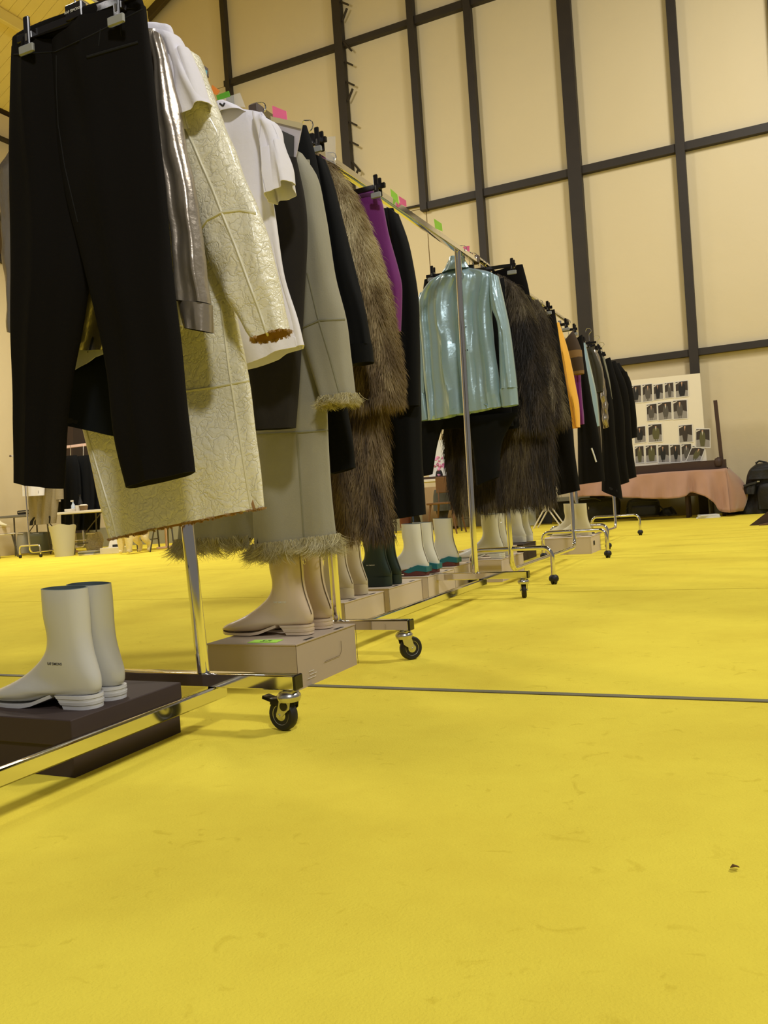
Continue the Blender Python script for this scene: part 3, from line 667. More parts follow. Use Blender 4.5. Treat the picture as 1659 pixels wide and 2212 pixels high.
a = loft(t, 'sleeve', [(1056, 590, 1077, 597), (1060, 640, 1087, 640), (1064, 668, 1094, 672), (1075, 700, 1102, 712), (1079, 760, 1109, 768), (1081, 841, 1117, 838)], 4.33, .045, BLUE, (.008, 1.8, 1), m=30, top=.7, folds=[(-.2, .3, .2, -.02)])
loft(a, 'cuff', [(1081, 841, 1117, 838), (1086, 880, 1120, 874)], 4.33, .04, BLUE, m=6, top=1)
a = loft(t, 'sleeve', [(908, 636, 926, 628), (902, 680, 918, 680), (904, 750, 922, 750), (903, 850, 922, 850)], 4.4, .04, BLUE, (.005, 1.5, 1), top=.6)
loft(a, 'cuff', [(902, 850, 922, 850), (911, 910, 930, 906)], 4.4, .04, BLUE, m=6, top=1)
t = g('black_trousers', 'black trousers hanging behind the light blue shirt', 'trousers', 990, 1020, 4.45, G)
loft(t, 'hips', [(917, 604, 1060, 582), (905, 720, 1080, 700), (902, 850, 1100, 840), (903, 930, 1110, 920)], 4.5, .03, [BLACK2, LIN], (.005, 1.5, 1), top=.8)
loft(t, 'leg', [(903, 900, 965, 895), (905, 960, 945, 960), (906, 1030, 934, 1024)], 4.47, .03, [BLACK2, LIN], m=14)
loft(t, 'leg', [(1000, 900, 1120, 890), (1020, 960, 1085, 955), (1030, 1050, 1078, 1030)], 4.47, .03, [BLACK2, LIN], m=14)
t = g('black_cardigan', 'black cardigan hem showing below the light blue shirt', 'cardigan', 1080, 930, 4.56, G2)
loft(t, 'body', [(1000, 640, 1088, 600), (1000, 760, 1112, 750), (1000, 880, 1130, 870), (1005, 935, 1132, 925)], 4.58, .035, [BLACK2, LIN], (.006, 2, 0))
t = g('black_skirt', 'black skirt clipped above the dark fur shoulders', 'skirt', 1100, 900, 4.78, G2)
loft(t, 'body', [(1042, 596, 1129, 571), (1046, 640, 1144, 633), (1050, 800, 1160, 790), (1055, 900, 1165, 880)], 4.84, .03, [BLACK, LIN], (.005, 1.5, 1), top=.8)
def tone_d(p, r): return .34+.25*(r-.5)+.6*noise.noise(Vector((p[0]*8, p[1]*3, p[2]*2)))+.5*noise.noise(Vector((p[0]*50, p[1]*20, p[2]*8)))
t = g('dark_fur_coat', 'long dark brown fur coat directly right of the blue shirt', 'coat', 1090, 1090, 4.68, G2)
fb = loft(t, 'body', [(1040, 640, 1120, 640), (1000, 760, 1160, 750), (962, 900, 1188, 890), (963, 980, 1198, 968), (970, 1050, 1199, 1040), (982, 1094, 1200, 1076)], 4.72, .05, [FURDB, LIN], (.015, 2.5, .5), m=36, wr=.01)
fs_ = loft(t, 'sleeve', [(1062, 596, 1078, 594), (1080, 625, 1118, 620), (1092, 680, 1143, 672), (1102, 760, 1160, 755), (1110, 850, 1176, 850), (1118, 920, 1180, 915)], 4.64, .06, [FURDB, LIN], (.008, 1.5, 1), top=.7, wr=.012)
hair(t, 'fur', [fb], 24000, .06, .0013, FURD, 21, .9, .2, jit=.25, tonef=lambda p, r: tone_d(p, r)-.05+(.12 if p[2] < .55 else 0))
hair(t, 'fur', [fs_], 16000, .06, .0013, FURD, 22, .8, .3, tonef=lambda p, r: tone_d(p, r)-.14+(.3 if p[2] > 1.52 else 0))  # lighter shoulder is a highlight painted into the fur tone
t = g('dark_fur_jacket', 'shaggy dark fur jacket left of the amber top', 'jacket', 1190, 915, 4.95, G2)
fb = loft(t, 'body', [(1120, 650, 1162, 648), (1118, 720, 1185, 700), (1125, 800, 1200, 795), (1140, 915, 1222, 905)], 4.96, .05, [FURDB, LIN], (.012, 2, 0), wr=.012)
fs_ = loft(t, 'sleeve', [(1134, 640, 1147, 640), (1144, 690, 1170, 690), (1152, 760, 1190, 757), (1158, 840, 1209, 840), (1160, 905, 1220, 896)], 4.9, .06, [FURDB, LIN], (.008, 1.5, 1), top=.7, wr=.014)
hair(t, 'fur', [fb, fs_], 26000, .055, .0012, FURD, 23, .8, .28, jit=.35, tonef=lambda p, r: tone_d(p, r)+.36)
def simple(name, label, cat_, rows, Y, t_, m, fold=(.006, 1.6, .5), grp=G2, **k):
    cx, cy = (rows[-1][0]+rows[-1][2])/2, (rows[-1][1]+rows[-1][3])/2
    t = g(name, label, cat_, cx, cy, Y, grp); o = loft(t, 'body', rows, Y, t_, m, fold, m=24, n=36, **k); return t, o
B_ = [BLACK3, LIN]
simple('black_trousers', 'black trousers reaching low, right of the shaggy fur jacket', 'trousers', [(1158, 684, 1198, 668), (1162, 750, 1208, 735), (1180, 900, 1232, 890), (1198, 1000, 1243, 990), (1205, 1070, 1253, 1059)], 5.3, .04, B_)
t, o_ = simple('amber_top', 'amber yellow long-sleeved top in the dark row', 'top', [(1197, 703, 1208, 696), (1203, 760, 1229, 765), (1212, 840, 1244, 838), (1224, 880, 1251, 875), (1234, 926, 1253, 923)], 5.62, .05, YEL, folds=[(.2, .6, .3, -.03)])
t = g('striped_jacket', 'brown jacket with a tan chest stripe beside the amber top', 'jacket', 1250, 808, 5.98, G2)
loft(t, 'body', [(1216, 742, 1238, 714), (1218, 755, 1248, 735), (1226, 762, 1256, 757)], 5.96, .05, STR1, m=12)
loft(t, 'chest_stripe', [(1225, 761, 1256, 756), (1230, 776, 1258, 772)], 5.96, .051, STR2, m=6, top=1)
loft(t, 'lower_body', [(1230, 775, 1258, 771), (1236, 804, 1262, 801)], 5.96, .05, STR1, m=8, top=1)
loft(t, 'hem', [(1236, 803, 1262, 800), (1238, 810, 1262, 807)], 5.96, .052, STR2, m=4, top=1)
simple('magenta_top', 'magenta purple top below the striped jacket', 'top', [(1236, 790, 1256, 785), (1240, 815, 1254, 812), (1246, 895, 1261, 892), (1250, 918, 1262, 916)], 6.05, .04, PURPLE)
simple('black_coat', 'black coat with a straight low hem above the cream boots', 'coat', [(1242, 735, 1258, 723), (1248, 800, 1268, 800), (1248, 950, 1297, 960), (1250, 1047, 1307, 1039)], 6.2, .05, B_)
simple('light_blue_shirt', 'small light blue shirt sleeve in the dark row', 'shirt', [(1256, 748, 1264, 740), (1262, 800, 1281, 815), (1272, 862, 1290, 860), (1281, 926, 1295, 920)], 6.6, .05, BLUE, folds=[(0, .3, .3, -.03)])
simple('olive_jacket', 'olive jacket right of the small light blue shirt', 'jacket', [(1268, 756, 1280, 750), (1278, 800, 1299, 800), (1285, 850, 1303, 846)], 6.9, .05, OLIVE)
simple('silver_dress', 'silver garment strip among the dark far coats', 'dress', [(1277, 757, 1290, 756), (1288, 800, 1303, 800), (1297, 860, 1310, 860), (1303, 926, 1314, 922)], 7.1, .04, SILVER, wr=.02, wf=18)
simple('black_coat', 'black coat with the lowest hem of the far row', 'coat', [(1287, 764, 1297, 757), (1292, 850, 1322, 860), (1300, 960, 1331, 970), (1300, 1060, 1345, 1078)], 7.4, .06, B_)
simple('olive_scarf', 'thin olive-grey garment between two far black coats', 'top', [(1298, 772, 1305, 770), (1308, 820, 1317, 820), (1314, 862, 1323, 862)], 7.68, .04, GREYS)
simple('black_coat', 'black coat third from the far end of the row', 'coat', [(1302, 779, 1318, 772), (1315, 850, 1345, 870), (1325, 960, 1352, 980), (1338, 1048, 1359, 1041)], 8.0, .06, B_)
simple('black_coat', 'black coat second from the far end of the row', 'coat', [(1314, 784, 1330, 780), (1328, 850, 1355, 840), (1335, 960, 1366, 960), (1350, 1037, 1375, 1030)], 8.5, .06, B_)
t, o_ = simple('black_coat', 'last black coat of the row, shoulder before the photo board', 'coat', [(1320, 790, 1338, 784), (1330, 830, 1362, 822), (1345, 880, 1370, 876), (1352, 948, 1374, 944)], 8.85, .07, B_)
loft(t, 'sleeve', [(1344, 800, 1354, 803), (1350, 850, 1368, 850), (1356, 905, 1375, 905), (1360, 948, 1376, 944)], 8.78, .05, B_, m=18, n=30)
MB().tube([U(1278, 968, 6.12), U(1284, 985, 6.12), U(1288, 998, 6.12)], .006, 6).build('zip_pull', WHITE, [o for o in C.objects if o.get('label', '').startswith('black coat with a straight low')][0])

# ------------------------------------------------------------------ boots and boxes
def boot_part(name, fn, m, parent, o, sc_, rz=0):
    pass
def boots(label, X, Y, z, m, sole, grp, s=1.0, rz=0.0, twin=(.02, .1), text=None, solestyle='heel', two=True, plain=False, zipm=None):
    """ankle boots, toes to -X; X,Y is the back of the near boot"""
    outs = []
    for k in range(2 if two else 1):
        bx, by = X-(twin[0]*k if False else -twin[0]*k), Y+twin[1]*k
        lab = label[k] if isinstance(label, (list, tuple)) else label
        t = thing('ankle_boot', lab, 'boot', (bx, by, z), grp)
        def T(x, y, zz):
            x, y, zz = x*s, y*s, zz*s; c, sn = math.cos(rz), math.sin(rz)
            return Vector((bx+x*c-y*sn, by+x*sn+y*c, z+zz))
        rows = [((-.121, .276), (-.010, .272), .042), ((-.120, .25), (-.0095, .248), .044), ((-.120, .21), (-.009, .21), .043), ((-.115, .17), (-.008, .165), .040),
                ((-.121, .14), (-.002, .128), .038), ((-.138, .117), (.009, .092), .038), ((-.162, .098), (.018, .062), .037), ((-.186, .082), (.013, .034), .036),
                ((-.210, .068), (-.03, .028), .039), ((-.238, .055), (-.10, .026), .044), ((-.264, .045), (-.17, .012), .046), ((-.29, .036), (-.235, .008), .0415), ((-.31, .027), (-.285, .009), .03), ((-.324, .018), (-.320, .011), .010)]
        RR = cat([(a[0], a[1], b[0], b[1], w) for a, b, w in rows], 46); n = 32; vs = []; fs = []; mi = []
        for q in RR:
            fx, fz, bx_, bz, w = q; cx, cz = (fx+bx_)/2, (fz+bz)/2; hx, hz_ = (fx-bx_)/2, (fz-bz)/2
            for j in range(n):
                a = 2*math.pi*j/n; c_, s_ = math.cos(a), math.sin(a)
                vs.append(T(cx+hx*math.copysign(abs(c_)**.9, c_), w*math.copysign(abs(s_)**.85, s_), cz+hz_*math.copysign(abs(c_)**.9, c_)))
        m_ = len(RR)
        for i in range(m_-1):
            for j in range(n):
                kk = (j+1) % n; fs.append((i*n+j, i*n+n+j, i*n+n+kk, i*n+kk)); mi.append(0)
        top = [Vector(v) for v in vs[:n]]; ct = sum(top, Vector())/n; o0 = len(vs)
        for sc1, dz in ((.93, .001), (.90, -.03), (.86, -.09)): vs += [ct+(p-ct)*sc1+Vector((0, 0, dz*s)) for p in top]
        prev = 0
        for q in range(3):
            cur = o0+q*n
            for j in range(n):
                kk = (j+1) % n; fs.append((prev+j, prev+kk, cur+kk, cur+j)); mi.append(1)
            prev = cur
        fs.append(tuple(prev+j for j in range(n))); mi.append(1); fs.append(tuple((m_-1)*n+j for j in range(n))); mi.append(0)
        up = mk('upper', vs, fs, [m, mat('boot_lining', S(92, 104, 104), .8)], t, True, mi, ang=50)
        tree = BVHTree.FromPolygons([Vector(v) for v in vs], fs)
        so = MB()
        def heel(zs, fr, r0):
            vs_ = []; nn = 0
            for zz, grow, xf in zs:
                pts_ = [(xf, -r0*grow), (-.035, -r0*grow)]+[(-.018+(.034*grow)*math.sin(a), -(r0*grow)*math.cos(a)) for a in np.linspace(.15, math.pi-.15, 11)]+[(-.035, r0*grow), (xf, r0*grow)]
                nn = len(pts_); vs_ += [T(x, y, zz) for x, y in pts_]
            fs_2 = [tuple(range(nn-1, -1, -1)), tuple((len(zs)-1)*nn+q for q in range(nn))]
            for i in range(len(zs)-1):
                for q in range(nn): fs_2.append((i*nn+q, i*nn+(q+1) % nn, i*nn+nn+(q+1) % nn, i*nn+nn+q))
            so.add(vs_, fs_2)
        if solestyle == 'wedge': heel([(0, 1, -.11), (.02, 1.03, -.118), (.045, 1.0, -.10)], 0, .036)
        else: heel([(0, .98, -.062), (.010, .98, -.067), (.0101, 1.03, -.068), (.017, 1.05, -.074), (.0171, 1.0, -.074), (.024, 1.0, -.08), (.0241, 1.04, -.08), (.031, 1.02, -.086)], 0, .034)
        FT = [(-.10, .028, .036), (-.13, .018, .04), (-.16, .008, .044), (-.19, .004, .0465), (-.23, .003, .047), (-.27, .003, .041), (-.30, .004, .029), (-.318, .006, .014), (-.3225, .008, .004)]
        vs2 = []; fs2 = []
        for x, zb, w in FT: w *= .95; vs2 += [T(x, -w, max(zb-.004, 0)), T(x, w, max(zb-.004, 0)), T(x, w, zb+.0045), T(x, -w, zb+.0045)]
        for i in range(len(FT)-1):
            for j in range(4): fs2.append((4*i+j, 4*i+(j+1) % 4, 4*i+4+(j+1) % 4, 4*i+4+j))
        fs2 += [(3, 2, 1, 0), tuple(4*(len(FT)-1)+j for j in range(4))]; so.add([v for v in vs2], fs2)
        sole_o = so.build('sole', sole if not isinstance(sole, tuple) else sole[0], t, ang=30)
        if isinstance(sole, tuple):   # two-tone sole: teal band over red base
            sb = MB(); P1 = [(.019, .018), (.020, .045), (-.03, .056), (-.075, .042), (-.115, .022), (-.085, .014), (-.04, .026)]
            q = len(P1); L_ = [T(x, -.039, zz) for x, zz in P1]; R_ = [T(x, .039, zz) for x, zz in P1]
            sb.add(L_+R_, [tuple(range(q-1, -1, -1)), tuple(range(q, 2*q))]+[(i, (i+1) % q, q+(i+1) % q, q+i) for i in range(q)]); sb.build('sole_band', sole[1], t, ang=30)
        if not plain:
            zp = [T(b_x+.0015, -.006, b_z) for (_, (b_x, b_z), _) in rows[:7]]
            zp = [Vector(p) for p in cat([tuple(p) for p in zp], 20)]; MB().tube(zp, .0013*s, 6).build('zip', zipm or ZIPM, t)
            rc = T(.007, -.008, .236 if sole is not TEAL else .06); MB().tube([rc+Vector((.0, math.sin(a)*.007, -.006+math.cos(a)*.011))*s for a in np.linspace(0, 6.0, 14)], .0012*s, 6).build('pull_ring', CHROME, t)
        if text:
            lettering(t, T(-.075, -.1, .105), (1, 0, 0), (0, 0, 1), .0085*s, text, tree=tree, into=Vector((0, 1, 0)))
        outs.append(t)
    return outs
ZIPM = mat('brown_zip', S(92, 78, 56), .4, .3)
TEAL = (mat('red_brown_sole', S(104, 52, 44), .6), mat('teal_sole', S(30, 112, 118), .6))
LWB = mat('pale_grey_leather', S(196, 196, 192), .3, vary=.05, vscale=5, coat=.3); BEI = mat('beige_leather', S(205, 186, 162), .25, coat=.4); BEI2 = mat('light_beige_leather', S(206, 194, 170), .4, coat=.2)
DGR = mat('dark_green_leather', S(30, 50, 46), .5); OFF = mat('off_white_leather', S(222, 220, 204), .45, coat=.1); CRB = mat('cream_leather', S(222, 214, 180), .5)
BG = 'ankle boots standing on shoe boxes'
def box(label, x1, y0, w, d, h, m, marks='slot', note_=False, name='shoe_box'):
    t = thing(name, label, 'box', (x1-w/2, y0+d/2, 0), 'shoe boxes under the racks')
    MB().box((x1-w/2, y0+d/2, h/2-.003), (w-.006, d-.006, h-.006)).build('tray', m, t, False)
    o = MB(); o.box((x1-w/2, y0+d/2, h-.003), (w, d, .005), bev=.001)
    o.build('lid', m, t, False)
    for (a, b) in (((x1, y0, .003), (x1, y0, h-.003)), ((x1, y0+d, .003), (x1, y0+d, h-.003)), ((x1-w, y0, .003), (x1-w, y0, h-.003))): MB().tube([a, b], .0008, 5).build('corner_crease', mat('crease_line', S(90, 74, 60), .9), t)
    if marks == 'slot':
        for yy in (.25, .75): MB().box((x1-.012, y0+d*yy, h-.0002), (.012, .05, .0012), Matrix.Rotation(0, 3, 'Z')).build('slot', INK, t, False)
    return t
DBR = mat('dark_brown_card', S(58, 44, 40), .75); PNK = mat('taupe_card', S(174, 158, 138), .7); PNK2 = mat('light_taupe_card', S(210, 194, 170), .75)
# box A: lid overlaps
t = thing('shoe_box', 'large dark brown shoe box under the pale grey boots', 'box', (-1.575, 1.52, 0), 'shoe boxes under the racks')
MB().box((-1.575, 1.52, .05), (.316, .355, .10)).build('tray', DBR, t, False); MB().box((-1.575, 1.52, .098), (.33, .368, .058), bev=.002).build('lid', DBR, t, False)
boots(['pale grey ankle boot on the dark brown box, nearer one', 'pale grey ankle boot on the dark brown box, farther one'], -1.448, 1.445, .127, LWB, mat('pale_sole', S(205, 205, 205), .4), BG, 1.0, text=INK, twin=(-.006, .082), plain=True)
t = box('taupe shoe box with green note under the beige boots', -1.343, 2.155, .33, .39, .14, PNK)
MB().box((-1.48, 2.2, .1406), (.1, .05, .001), Matrix.Rotation(.1, 3, 'Z')).build('green_note', LIME, t, False)
ot = textmesh('57.', 1); lettering(t, (-1.475, 2.2, .1416), (1, 0, 0), (0, 1, 0), .035, mat('green_ink', S(40, 90, 20), .8), txt=ot, name='handwriting')
P_ = MB(); P_.tube([(-1.3425, 2.32, .055), (-1.3425, 2.42, .055), (-1.3425, 2.435, .07), (-1.3425, 2.435, .1)], .0007, 5); P_.build('thumb_cut', mat('crease_line', (0, 0, 0)), t)
for k in range(3): MB().box((-1.3428, 2.235+.01*(k % 2), .024+.01*k), (.0006, .05-.01*k, .0012)).build('label_line', WHITE, t, False)
boots(['glossy beige ankle boot with the full toe in view', 'glossy beige ankle boot behind the one showing its toe'], -1.40, 2.33, .142, BEI, BEI, BG, 1.02, text=WHITE, twin=(.004, .12))
# row of taupe boxes and the boots on them
box('taupe shoe box under the matte beige boots behind the second pole', -1.67, 3.08, .33, .385, .14, PNK2)
box('taupe shoe box under the dark green boots', -1.69, 3.56, .33, .40, .14, PNK2)
box('taupe shoe box under the nearer teal-soled boots', -1.70, 4.06, .33, .40, .14, PNK2)
box('taupe shoe box under the single teal-soled boot left of the tall pole', -1.74, 4.55, .33, .37, .14, PNK2)
box('taupe shoe box right of the tall pole under plain white boots', -1.59, 4.98, .33, .5, .14, PNK2)
box('shoe box partly hidden behind the first tubular rack foot', -1.86, 5.85, .33, .4, .14, PNK2)
box('low shoe box with a dark lid under the white platform boots', -1.87, 6.45, .33, .38, .13, DBR)
box('wide taupe shoe box under the cream pull-on boots', -1.437, 6.9, .405, .4, .14, PNK2)
MB().box((-1.4365, 7.03, .08), (.001, .05, .035)).build('hand_hole', INK, [o for o in C.objects if o.get('label') == 'wide taupe shoe box under the cream pull-on boots'][0], False)
boots(['matte beige boot left of the dark green pair', 'matte beige boot touching the dark green pair'], -1.715, 3.22, .142, BEI2, BEI2, BG, .98, solestyle='wedge', twin=(.004, .13))
boots(['dark green ankle boot with white print, nearer one', 'dark green ankle boot, the farther of its pair'], -1.735, 3.66, .142, DGR, DGR, BG, .98, solestyle='wedge', text=WHITE, twin=(.01, .09), zipm=INK)
boots(['white boot with teal and red-brown sole, nearest', 'white boot with teal and red-brown sole, middle one'], -1.735, 4.13, .142, OFF, TEAL, BG, 1.0, solestyle='wedge', twin=(.0, .15))
boots(['white boot with teal and red-brown sole beside the tall pole'], -1.755, 4.64, .142, OFF, TEAL, BG, 1.02, solestyle='wedge', two=False)
boots(['plain white boot right of the tall pole, nearer', 'plain white boot right of the tall pole, farther'], -1.605, 5.06, .142, OFF, OFF, BG, 1.0, twin=(-.02, .2))
boots(['white boot with thick layered sole behind the tubular rack', 'far white boot with thick layered sole'], -1.93, 6.7, .133, OFF, OFF, BG, .98, solestyle='wedge', twin=(.02, .13))
boots(['cream pull-on boot in front on the wide box', 'cream pull-on boot behind on the wide box'], -1.475, 7.06, .142, CRB, CRB, BG, .98, twin=(-.13, .2))

# ------------------------------------------------------------------ far end: photo board on a cloth-covered table
WCARD = mat('white_foam_board', S(236, 226, 204), .6); PHB = mat('photo_border', S(232, 228, 222), .5); PHD = mat('photo_dark', S(58, 48, 40), .5); PHF = mat('photo_grey', S(150, 144, 138), .5)
PHK = mat('photo_black', S(28, 26, 26), .5); PHO = mat('photo_olive', S(92, 88, 52), .5); PHS = mat('photo_skin', S(200, 158, 128), .5); PHG = mat('photo_coat_grey', S(88, 82, 74), .5); PHW = mat('photo_white', S(220, 212, 200), .5)
DW = mat('dark_brown_wood', S(62, 40, 26), .6, vary=.2, vscale=8)
BY = 12.78
pb = thing('photo_board', 'white board covered with small fashion photos', 'board', U(1440, 1010, BY))
MB().plate([U(x, y, BY) for x, y in ((1336, 1014), (1527, 1000), (1512, 806), (1322, 826))], .03, nrm=(0, 1, 0)).build('panel', WCARD, pb, False)
def photo(q, k, coat, Y=BY-.004, crop=0):
    q = [U(1340+u/5.2, 780+v/5.2, Y) for u, v in q]; mb = MB()
    def at(a, b, e): return (q[0]*(1-a)+q[1]*a)*(1-b)+(q[3]*(1-a)+q[2]*a)*b+Vector((0, -e, 0))
    mb.plate([at(0, 1, 0), at(1, 1, 0), at(1, 0, 0), at(0, 0, 0)], .002, 0, nrm=(0, -1, 0))
    def poly(P, mi, e): mb.add([at(a, b, e) for a, b in P], [tuple(range(len(P)-1, -1, -1))], mi)
    m_ = .05
    poly([(m_, m_*.8), (1-m_, m_*.8), (1-m_, .62), (.55, .52), (m_, .6)], 1, .003); poly([(m_, .6), (.55, .52), (1-m_, .62), (1-m_, 1-m_*.8), (m_, 1-m_*.8)], 2, .003)
    poly([(m_, .1), (.3, .06), (.34, .09), (m_, .18)], 5, .0035)
    c = .5+.06*math.sin(k*2.3); w = .2+.05*math.sin(k*1.7); tp = .2-.04*crop
    poly([(c-.07, tp), (c-w, tp+.1), (c-w-.04, .55), (c-w*.8, .82+.1*crop), (c+w*.8, .82+.1*crop), (c+w+.04, .55), (c+w, tp+.1), (c+.07, tp)], 3, .004)
    poly([(c-.04, tp), (c, tp+.2), (c+.04, tp)], 5 if k % 3 == 0 else 4, .0045)
    poly([(c+.06*math.cos(a), tp-.035+.045*math.sin(a)) for a in np.linspace(0, 5.5, 8)], 4, .005)
    if not crop:
        for d in (-.09, .04): poly([(c+d, .82), (c+d+.05, .82), (c+d+.05, .93), (c+d-.01, .93)], 3 if k % 2 else 1, .004)
    mb.build('photo', [PHB, PHD, PHF, coat, PHS, PHW], pb, False)
rows_ = [((110, 275), (235, 262), 205), ((243, 262), (358, 247), 205), ((368, 265), (480, 248), 180), ((492, 245), (600, 232), 180), ((612, 232), (762, 212), 185),
         ((290, 485), (412, 470), 195), ((415, 465), (578, 448), 208), ((585, 440), (752, 428), 220), ((150, 740), (285, 722), 190), ((307, 710), (468, 697), 210), ((650, 720), (812, 705), 205),
         ((160, 955), (265, 945), 200), ((278, 945), (408, 935), 200), ((418, 938), (548, 932), 210), ((553, 935), (675, 930), 210), ((680, 930), (800, 922), 200)]
ct_ = [PHK, PHG, PHK, PHG, PHK, PHG, PHG, PHG, PHK, PHO, PHD, PHO, PHO, PHK, PHK, PHG]
for k, (a, b, hh) in enumerate(rows_):
    photo([a, b, (b[0]+hh*.04, b[1]+hh), (a[0]+hh*.04, a[1]+hh)], k, ct_[k], crop=1 if k in (2, 3, 4, 10, 11, 12) else 0)
photo([(810, 945), (955, 985), (905, 1120), (730, 1130)], 17, PHO, BY-.012)
photo([(845, 757), (1010, 757), (1014, 975), (845, 975)], 18, PHO, BY-.014, 1)
fr = thing('wooden_rail_frame', 'dark brown wooden rail with an upright post on the far table', 'frame', U(1460, 1015, 12.66))
a_, b_ = U(1290, 1026, 12.66), U(1569, 1008, 12.66); a_.z = b_.z = .728
MB().box((a_+b_)/2, (b_.x-a_.x, .16, .11)).build('rail', DW, fr, False)
MB().box((a_+b_)/2+Vector((0, 0, -.065)), (b_.x-a_.x+.03, .2, .02)).build('ledge', DW, fr, False)
MB().tube([U(1560, 1006, 12.66), U(1545, 865, 12.66)], .035, 4).build('post', DW, fr, False)
MB().lathe(U(1552, 1000, 12.6), (0, 0, 1), [(.05, -.04), (.06, .02), (.045, .06), (.01, .08)], 12).build('knob', DW, fr)
tz = .645
tb_ = thing('folding_table', 'long table under the pink cloth below the photo board', 'table', (-2.6, 12.9, 0))
MB().box((-2.55, 12.9, tz-.03), (3.6, .76, .045), bev=.004).build('tabletop', mat('table_white', S(214, 205, 184), .5), tb_, False)
for x in (-4.2, -.95):
    for y in (12.6, 13.2): MB().tube([(x, y, 0), (x, y, tz-.05)], .016, 8).build('leg', mat('grey_leg', S(90, 86, 78), .4, .6), tb_)
PINKC = mat('sheer_pink_cloth', S(178, 136, 110), .75, vary=.12, vscale=5, sheen=.4); PINKD = PINKC
cols_ = [(1200, 1052, 1200, 1050), (1235, 1030, 1240, 1074), (1290, 1032, 1290, 1071), (1345, 1028, 1345, 1074), (1400, 1023, 1400, 1077), (1445, 1019, 1445, 1077), (1478, 1017, 1480, 1072), (1495, 1016, 1492, 1064), (1515, 1015, 1520, 1071), (1535, 1014, 1540, 1084), (1552, 1013, 1556, 1104), (1568, 1011, 1578, 1107)]
CC = cat([(*U(a, b, 12.47-.03*(k % 2)), *U(c, d, 12.40-.06*(k % 3))) for k, (a, b, c, d) in enumerate(cols_[1:])], 70)
vs = []; fs = []; m_ = 14
for i, q in enumerate(CC):
    A, B = Vector(q[:3]), Vector(q[3:])
    for j in range(m_):
        v = j/(m_-1); p = A.lerp(B, v); p.y += -.035*v*math.sin(i*.55+v*2)-.02*math.sin(i*1.3)*v; vs.append(p)
for i in range(69):
    for j in range(m_-1): fs.append((i*m_+j, i*m_+j+1, i*m_+m_+j+1, i*m_+m_+j))
cl = thing('tablecloth', 'sheer pink cloth draped over the far table', 'tablecloth', (-2.6, 12.9, 0))
o = mk('front_drape', vs, fs, PINKC, cl, ang=180); md = o.modifiers.new('s', 'SOLIDIFY'); md.thickness = .004
e0 = Vector(CC[-1][:3]); e1_ = Vector(CC[-1][3:]); vs = []; fs = []
for i in range(14):
    s_ = i/13
    for j in range(12):
        v = j/11; A = e0+Vector((.0, .9*s_, 0)); B = e1_+Vector((.0+.12*math.sin(s_*3), .75*s_, .0)); p = A.lerp(B, v); p.x += .16*math.sin(v*3.1)*math.sin(s_*2.6)+.02*math.sin(i*1.4)*v; vs.append(p)
for i in range(13):
    for j in range(11): fs.append((i*12+j, i*12+12+j, i*12+13+j, i*12+j+1))
o = mk('side_drape', vs, fs, PINKC, cl, ang=180); md = o.modifiers.new('s', 'SOLIDIFY'); md.thickness = .004
MB().box((-2.55, 12.9, tz+.002), (3.62, .8, .006)).build('top_cloth', PINKC, cl, False)
BAG = mat('black_nylon', S(24, 23, 20), .6, bump=('noise', 40, .004)); BAG2 = mat('black_nylon_strap', S(34, 34, 32), .5)
t = g('camera_bag', 'black padded camera bag on the floor under the pink cloth', 'bag', 1390, 1114, 13.0, None)
loft(t, 'body', [(1366, 1077, 1412, 1073), (1358, 1082, 1421, 1079), (1354, 1093, 1425, 1090), (1355, 1116, 1425, 1112)], 12.9, .15, [BAG, BAG], (.004, 2, 0), m=20, top=.6, xe=.6)
loft(t, 'front_pocket', [(1364, 1094, 1416, 1091), (1362, 1102, 1418, 1099), (1363, 1113, 1417, 1110)], 12.76, .04, [BAG, BAG], m=10, top=.5, xe=.6)
MB().tube([U(x, y, 12.8) for x, y in ((1356, 1096), (1351, 1104), (1354, 1112))], .008, 6).build('strap', BAG2, t)
MB().tube([U(x, y, 12.85) for x, y in ((1424, 1092), (1432, 1100), (1434, 1110), (1445, 1113), (1458, 1110))], .012, 6).build('strap', BAG2, t)
MB().tube([U(x, y, 12.74) for x, y in ((1358, 1086), (1390, 1083), (1421, 1083))], .004, 6).build('zip', BAG2, t)
t = g('small_black_pouch', 'small slumped black pouch right of the camera bag', 'bag', 1446, 1113, 12.9, None)
loft(t, 'body', [(1434, 1098, 1450, 1094), (1427, 1105, 1457, 1102), (1424, 1114, 1463, 1111)], 12.95, .09, [BAG, BAG], (.01, 3, 1), m=14, top=.6, wr=.02)
t = g('backpack', 'large black backpack standing at the right edge of the frame', 'backpack', 1650, 1106, 12.9, None)
loft(t, 'body', [(1634, 1002, 1700, 994), (1620, 1015, 1712, 1006), (1612, 1040, 1718, 1035), (1606, 1070, 1722, 1066), (1600, 1095, 1724, 1090), (1602, 1109, 1722, 1104)], 12.95, .2, [BAG, BAG], (.02, 3, 1), m=30, wr=.03, wf=5, top=.6, xe=.7)
loft(t, 'top_pocket', [(1622, 1014, 1690, 1006), (1618, 1026, 1692, 1020), (1614, 1036, 1692, 1032)], 12.74, .06, [BAG, BAG], (.01, 2, 0), m=12, top=.5, wr=.01)
loft(t, 'side_pocket', [(1608, 1048, 1634, 1044), (1604, 1060, 1634, 1058), (1606, 1068, 1632, 1067)], 12.72, .05, [BAG, BAG], (.01, 2, 0), m=10, top=.5, wr=.01)
loft(t, 'front_pocket', [(1640, 1046, 1700, 1040), (1636, 1065, 1704, 1060), (1638, 1100, 1704, 1096)], 12.7, .06, [BAG, BAG], (.01, 2, 0), m=14, top=.5, wr=.01)
